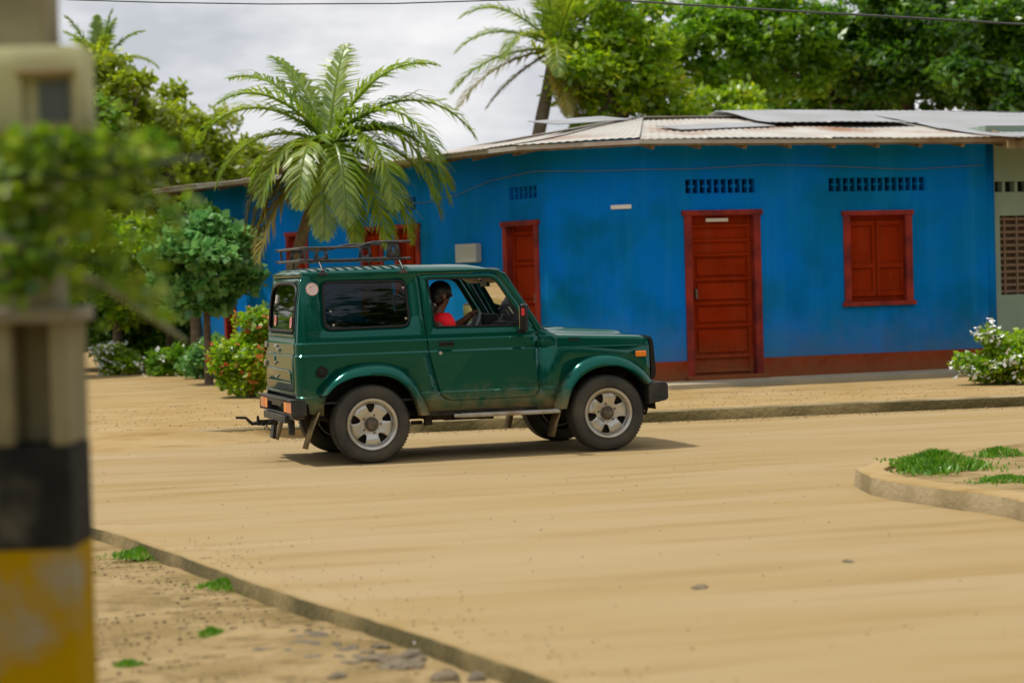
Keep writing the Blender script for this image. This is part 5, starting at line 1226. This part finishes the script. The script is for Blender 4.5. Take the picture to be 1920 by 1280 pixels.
# stones, litter
mStone = M('grey_stone', (.10, .075, .045), .9, col2=(.24, .19, .12), nscale=9, bump=.5)
mStoneP = M('pink_brick', (.42, .25, .17), .9, col2=(.5, .33, .22), nscale=9, bump=.4)
def stone(x, y, z, s, label=None, m=mStone, grp=None, name='stone', fl=.5):
    bm = bmesh.new(); bmesh.ops.create_icosphere(bm, subdivisions=2, radius=s)
    k = random.uniform(0, 50)
    for v in bm.verts: v.co = v.co * (1 + .22 * math.sin(v.co.x / s * 3 + k) * math.cos(v.co.y / s * 2.6 + k) + .12 * math.sin(v.co.z / s * 5 + k)); v.co.z *= fl; v.co.x *= 1.35
    o = obj(name, bm, m, None, 40); o.location = (x, y, z); o.rotation_euler = (0, 0, random.uniform(0, 3)); tag(o, label, 'stone', grp); return o
random.seed(3)
for i in range(110):
    px = random.gauss(740, 110); py = random.gauss(1222, 26) + (px - 760) * .10
    g = gnd(px, py, ZV)
    # keep inside the verge
    kx = min(kn, key=lambda v: (v - Vector((g.x, g.y))).length)
    if g.x > kx.x - .12: continue
    stone(g.x, g.y, ZV, random.uniform(.016, .055) * random.uniform(.6, 1), 'small grey-brown stone among the rubble at the foot of the near kerb', grp='rubble stones along the near kerb')
g = gnd(1312, 1102); stone(g.x, g.y, .004, .035, 'dark flat scrap lying alone on the road in the foreground', fl=.3)
g = gnd(1590, 1053); stone(g.x, g.y, .003, .026, 'small flat brown stone on the road in front of the kerbed island', fl=.3)
g = gnd(1420, 781); stone(g.x, g.y, .008, .085, 'pinkish broken brick lying in the gutter of the far kerb', m=mStoneP, fl=.35)
def litter(px, py, z, s, label, col):
    g = gnd(px, py, z); bm = bmesh.new(); rows = []
    for i in range(5): rows.append([Vector(((i - 2) * s * .5, (j - 1.5) * s * .45, .010 + .012 * math.sin(i * 2.1 + j * 1.7))) for j in range(4)])
    loft(bm, rows); o = obj('litter', bm, M('scrap_' + str(px), col, .6), None, solid=.001); o.location = (g.x, g.y, z); tag(o, label, 'litter'); return o
litter(792, 1209, ZV + .01, .035, 'crumpled white scrap among the rubble by the near kerb', (.7, .72, .76))
litter(432, 722, .11, .14, 'pale plastic scrap on the sand left of the jeep', (.55, .55, .5))

# ================================================================ UTILITY POLE (near, left)
ZP = 5.0
mConc = M('weathered_concrete', (.29, .26, .155), .9, col2=(.17, .15, .08), nscale=5, ndetail=8, bump=.3)
mConcL = M('pale_concrete', (.30, .28, .22), .9, col2=(.20, .18, .13), nscale=6, bump=.3)
mBlkP = M('black_band_paint', (.009, .010, .010), .8, spec=.2, col2=(.022, .022, .019), nscale=9, col3=(.10, .092, .065), n3=6, bump=.2)
mYelP = M('yellow_band_paint', (.40, .25, .0005), .85, spec=.05, col2=(.34, .20, .001), nscale=6, col3=(.30, .28, .20), n3=6, bump=.2)
def zp(py, px=100): return at(px, py, ZP).z
xr = at(133, 900, ZP).x; pw = .29; xc = xr - pw / 2
pole = empty('utility_pole', (xc, ZP + .12, -.16)); tag(pole, 'concrete utility pole with black and yellow painted bands at the left edge', 'pole')
def prt(name, bm, m, par=pole, **k):
    for v in bm.verts: v.co -= Vector((xc, ZP + .12, -.16))
    return obj(name, bm, m, par, **k)
zL = zp(590); zBk = zp(836); zYl = zp(1030)
bm = bmesh.new(); 
# H-section shaft: two flanges and a recessed web
xa, xb = at(22, 700, ZP).x, at(92, 700, ZP).x
box(bm, ((xc - pw / 2 + xa) / 2, ZP + .12, (zL + zBk) / 2), (xa - xc + pw / 2, .24, zL - zBk)); box(bm, ((xb + xr) / 2, ZP + .12, (zL + zBk) / 2), (xr - xb, .24, zL - zBk)); box(bm, ((xa + xb) / 2, ZP + .15, (zL + zBk) / 2), (xb - xa, .06, zL - zBk))
prt('shaft', bm, mConc, bevel=.008)
bm = bmesh.new(); box(bm, (xc, ZP + .12, (zBk + zYl) / 2), (pw + .002, .242, zBk - zYl)); prt('black_band', bm, mBlkP, bevel=.006)
bm = bmesh.new(); box(bm, (xc, ZP + .12, (zYl - .16) / 2 - .02), (pw, .24, zYl + .16 + .04)); prt('yellow_band', bm, mYelP, bevel=.006)
bm = bmesh.new(); box(bm, (xc - .01, ZP + .12, (zL + 7.5) / 2), (pw - .05, .20, 7.5 - zL)); prt('upper_shaft', bm, mConc, bevel=.01)
bm = bmesh.new(); box(bm, (xc + .005, ZP + .11, zL), (pw + .03, .27, .035)); prt('ledge', bm, mConcL, bevel=.006)
bm = bmesh.new(); box(bm, (xc, ZP + .12, 7.2), (1.6, .08, .10)); prt('cross_arm', bm, mWood)
# meter box
z0, z1 = zp(256), zp(97); x0 = xc - .16; x1 = at(164, 180, ZP - .1).x
mb = empty('meter_box', ((x0 + x1) / 2, ZP - .06, z0)); tag(mb, 'beige electricity meter box with a square window, mounted on the concrete pole', 'meter box')
mBeige = M('beige_enamel', (.50, .50, .26), .7, col2=(.38, .36, .20), nscale=7)
wx0, wx1, wz0_, wz1_ = at(40, 195, ZP - .12).x, at(134, 195, ZP - .12).x, zp(243), zp(148)
b2 = flat_fill([(x0, z0), (x1, z0), (x1, z1), (x0, z1)], [[(wx0, wz0_), (wx1, wz0_), (wx1, wz1_), (wx0, wz1_)]])
for v in b2.verts: v.co = Vector((v.co.x - (x0 + x1) / 2, -.06, v.co.y - z0))
o = obj('front_cover', b2, mBeige, mb, solid=.035, bevel=.008)
bm = bmesh.new(); box(bm, (0, .02, (z1 - z0) / 2), (x1 - x0 - .006, .10, z1 - z0 - .006)); obj('case', bm, mBeige, mb, bevel=.01)
bm = bmesh.new(); box(bm, ((wx0 + wx1) / 2 - (x0 + x1) / 2 + .012, -.033, (wz0_ + wz1_) / 2 - z0), ((wx1 - wx0) * .62, .006, (wz1_ - wz0_) * .78)); obj('meter_window', bm, M('meter_glass', (.10, .115, .11), .3), mb)
bm = bmesh.new()
for z_ in (wz0_ - .004, wz1_ + .004): box(bm, ((wx0 + wx1) / 2 - (x0 + x1) / 2, -.066, z_ - z0), (wx1 - wx0 + .02, .014, .012))
obj('window_trim', bm, M('brown_trim', (.28, .19, .08), .7), mb, bevel=.003)
# creeper wrapped round the pole
cv = empty('creeper', (xc, ZP, zp(430))); tag(cv, 'leafy green creeper wrapped round the pole below the meter box', 'creeper'); cvl = Vector(cv.location)
Q = []; 
for (px, py, Y, r, n) in ((40, 275, 4.85, .045, 60), (110, 272, 4.86, .045, 55), (190, 282, 4.9, .05, 55), (60, 300, 4.82, .045, 40), (150, 300, 4.9, .04, 40), (30, 390, 4.85, .055, 70), (85, 410, 4.85, .055, 70), (10, 450, 4.85, .045, 45), (150, 395, 4.9, .045, 40), (40, 500, 4.85, .045, 50), (20, 540, 4.85, .035, 45), (60, 360, 4.85, .055, 70), (120, 350, 4.88, .05, 55), (60, 470, 4.84, .05, 60), (110, 465, 4.85, .05, 45), (215, 480, 5.0, .05, 45), (190, 430, 5.0, .05, 40), (255, 520, 5.05, .045, 35), (250, 285, 4.95, .045, 38), (310, 275, 5.0, .04, 24), (230, 350, 5.0, .06, 40), (310, 400, 5.1, .06, 34), (0, 350, 4.85, .05, 40), (300, 560, 5.1, .04, 22), (170, 540, 4.95, .04, 26)):
    c = np.array(at(px, py, Y)) - np.array(cvl); q = RNG.normal(size=(n, 3)) * r * .62; Q.append(c + q)
mesh_quads('leaves', leaves(np.concatenate(Q), .042, .75, .3), leaf_mat('leaf_creeper', (.06, .20, .008), (.34, .50, .015), (.55, .58, .04), .6, 6), cv)
bm = bmesh.new()
L0 = [at(px, py, Y) - cvl for px, py, Y in ((-60, 300, 4.95), (20, 290, 4.85), (110, 275, 4.85), (190, 290, 4.9))]; tube(bm, L0, .004, 5)
L0 = [at(px, py, Y) - cvl for px, py, Y in ((-60, 560, 4.95), (20, 520, 4.85), (40, 430, 4.85), (95, 420, 4.86), (70, 300, 4.84))]; tube(bm, L0, .005, 5)
for P_ in (((60, 420, 4.86), (150, 400, 4.9), (240, 350, 5.0), (330, 330, 5.1)), ((90, 470, 4.86), (190, 490, 4.95), (300, 560, 5.1)), ((110, 300, 4.86), (220, 285, 4.95), (320, 272, 5.0))): tube(bm, [at(*q_) - cvl for q_ in P_], [.004, .0035, .003, .002][:len(P_)], 5)
obj('stem', bm, M('green_stem', (.06, .10, .03), .7), cv)
bm = bmesh.new(); tube(bm, [at(px, py, Y) for px, py, Y in ((-220, 345, 4.7), (-80, 330, 4.75), (40, 332, 4.8), (130, 331, 4.82), (210, 326, 4.9), (270, 313, 5.0), (330, 300, 5.1), (380, 296, 5.3))], .0055, 8)
o = obj('cable', bm, M('dark_green_cable', (.012, .035, .015), .5), None); tag(o, 'dark green cable running across the pole below the meter box', 'cable')
bm = bmesh.new(); tube(bm, [at(px, py, Y) for px, py, Y in ((-120, 395, 4.75), (0, 446, 4.8), (110, 490, 4.86), (210, 545, 5.0), (300, 605, 5.3), (350, 640, 5.6))], [.012, .012, .011, .010, .008, .004], 8)
o = obj('dry_branch', bm, M('pale_green_branch', (.20, .24, .14), .8), None); tag(o, 'pale dry branch slanting down to the right across the pole', 'branch')

# overhead wires
def wire(pts, r, label):
    bm = bmesh.new(); tube(bm, [at(*p) for p in pts], r, 6); o = obj('power_line', bm, M('wire', (.06, .065, .07), .6), None); tag(o, label, 'wire')
wire([(-600, -60, 20), (130, 0, 20), (300, 5, 20), (500, 8, 20), (740, 7, 20), (960, 0, 20), (1500, -40, 20)], .006, 'thin overhead wire crossing the sky above the big palm')
wire([(700, -60, 24), (1100, -4, 24), (1268, 8, 24), (1500, 22, 24), (1700, 33, 24), (1920, 46, 24), (2400, 66, 24)], .012, 'thicker overhead wire crossing in front of the dark trees at top right')
